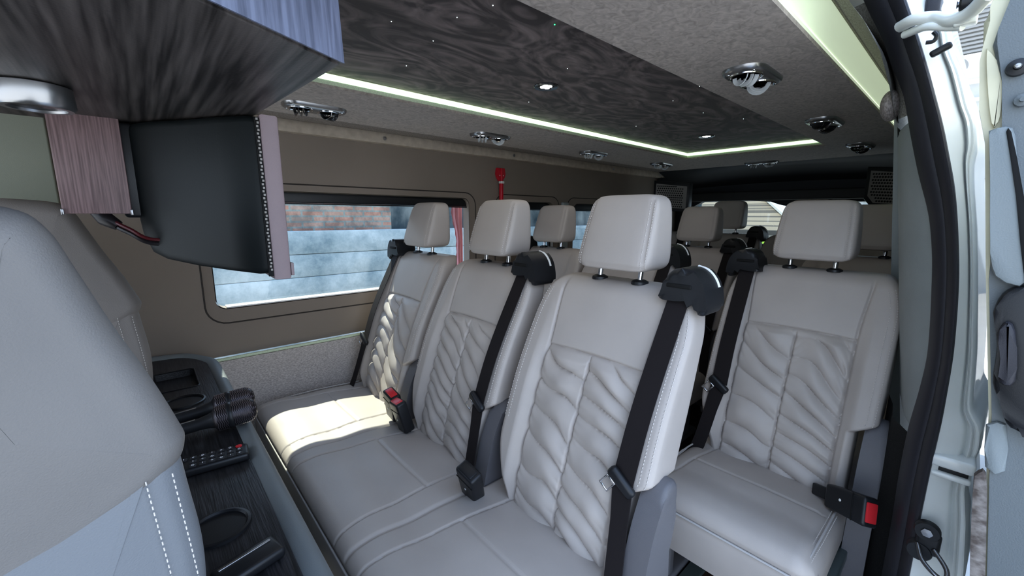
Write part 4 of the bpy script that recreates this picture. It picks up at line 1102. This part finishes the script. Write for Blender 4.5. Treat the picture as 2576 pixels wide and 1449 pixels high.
bm=bmesh.new(); box(bm,(.3,1.75,5.35),(.5,2.0,1.3)); obj('louvre_backing',bm,'facade',t,(0,0,0),False)
bm=bmesh.new(); 
for z in (4.05,3.55,3.3,3.0): box(bm,(-.05,1.75,z),(.1,2.4,.07))
obj('ledge',bm,'acwhite',t,(0,0,0),False)
bm=bmesh.new()
for z in (2.55,2.35,2.95): box(bm,(-.03,1.75,z),(.05,1.2,.03))
obj('window_bar',bm,'facade_line',t,(0,0,0),False)
bm=bmesh.new(); box(bm,(-.02,3.0,1.98),(.04,1.1,.16)); obj('window_grille',bm,'facade_line',t,(0,0,0),False)
t=thing('air_conditioner','white outdoor air conditioner unit on the building seen past the white pillar','air conditioner',(13.75,.62,2.98))
bm=bmesh.new(); box(bm,(0,0,.23),(.3,.85,.46),.02); obj('casing',bm,'acwhite',t)
bm=bmesh.new(); lathe(bm,[(.17,-.17),(.17,-.16),(.05,-.158),(.0001,-.158)],28,'x',(0,.14,.23)); obj('fan_grille',bm,'facade_line',t)
bm=bmesh.new(); lathe(bm,[(.05,-.18),(.05,-.17),(.0001,-.17)],20,'x',(0,.14,.23)); obj('fan_hub',bm,'acwhite',t)
def bush(loc,r,label,seed):
    rnd=random.Random(seed); bm=bmesh.new()
    for k in range(420):
        d=Vector((rnd.gauss(0,1),rnd.gauss(0,1),rnd.gauss(0,1))).normalized()*r*rnd.uniform(.55,1); d.z*=.6
        a=Vector((rnd.gauss(0,1),rnd.gauss(0,1),rnd.gauss(0,1))).normalized()*.10; b=a.orthogonal().normalized()*.035
        vs=[bm.verts.new(d+p) for p in (-a,b,a,-b)]; bm.faces.new(vs)
    t=thing('shrub',label,'shrub',loc,0); obj('foliage',bm,'leaf',t,(0,0,r*.6),False)
    bm=bmesh.new(); tube(bm,[(0,0,-.9),(0,0,r*.5)],.04,6); obj('stem',bm,'facade_line',t)
bush((9.5,3.05,-.95),.38,'bright green sunlit shrub seen below the rear headrest',3); bush((9.9,3.95,-1.0),.42,'larger bright green shrub beside the other one behind the van',5)

# ------------------------------------------------------------------ light
sc=bpy.context.scene
W=bpy.data.worlds.new('World'); sc.world=W; W.use_nodes=True; nt=W.node_tree; bg=nt.nodes['Background']
tc=nt.nodes.new('ShaderNodeTexCoord'); sp=nt.nodes.new('ShaderNodeSeparateXYZ'); rp=nt.nodes.new('ShaderNodeValToRGB')
nt.links.new(tc.outputs['Generated'],sp.inputs[0]); nt.links.new(sp.outputs[2],rp.inputs[0]); nt.links.new(rp.outputs[0],bg.inputs[0])
rp.color_ramp.elements[0].position=.0; rp.color_ramp.elements[0].color=(.76,.87,1,1); rp.color_ramp.elements[1].position=.7; rp.color_ramp.elements[1].color=(.50,.68,1,1)
bg.inputs[1].default_value=2.0
S=bpy.data.lights.new('Sun','SUN'); S.energy=6.5; S.color=(1,.95,.78); S.angle=.009
so=bpy.data.objects.new('sun_light',S); C.objects.link(so); d=Vector((-.12,-1,-1.27)); so.rotation_euler=d.to_track_quat('-Z','Y').to_euler(); so.location=(0,6,6)
def area(name,loc,size,power,col,direction):
    A=bpy.data.lights.new(name,'AREA'); A.shape='RECTANGLE'; A.size,A.size_y=size; A.energy=power; A.color=col
    o=bpy.data.objects.new(name,A); C.objects.link(o); o.location=(loc[0],loc[1],loc[2]+H); o.rotation_euler=Vector(direction).to_track_quat('-Z','Y').to_euler(); return o
area('ceiling_led_light',(1.0,1.0,.36),(1.8,.7),1.4,(1,.97,.92),(0,0,-1))
area('door_led_light',(1.6,.292,.385),(3.2,.012),.42,(.85,1,.74),(0,-.35,1))

# ------------------------------------------------------------------ camera
cam=bpy.data.cameras.new('Camera'); co=bpy.data.objects.new('camera',cam); C.objects.link(co); sc.camera=co
cam.sensor_width=36; cam.lens=1034/2576*36; cam.clip_start=.02
Xv=Vector((2464-1288,724.5-548,-1034)).normalized(); Yv=Vector((350-1288,724.5-537,-1034)); Yv=(Yv-Xv*Xv.dot(Yv)).normalized(); Zv=Xv.cross(Yv)
co.matrix_world=Matrix.Translation((0,0,H)) @ Matrix((Xv,Yv,Zv)).to_4x4()
sc.view_settings.view_transform='Standard'; sc.view_settings.look='Medium High Contrast'; sc.view_settings.exposure=.25
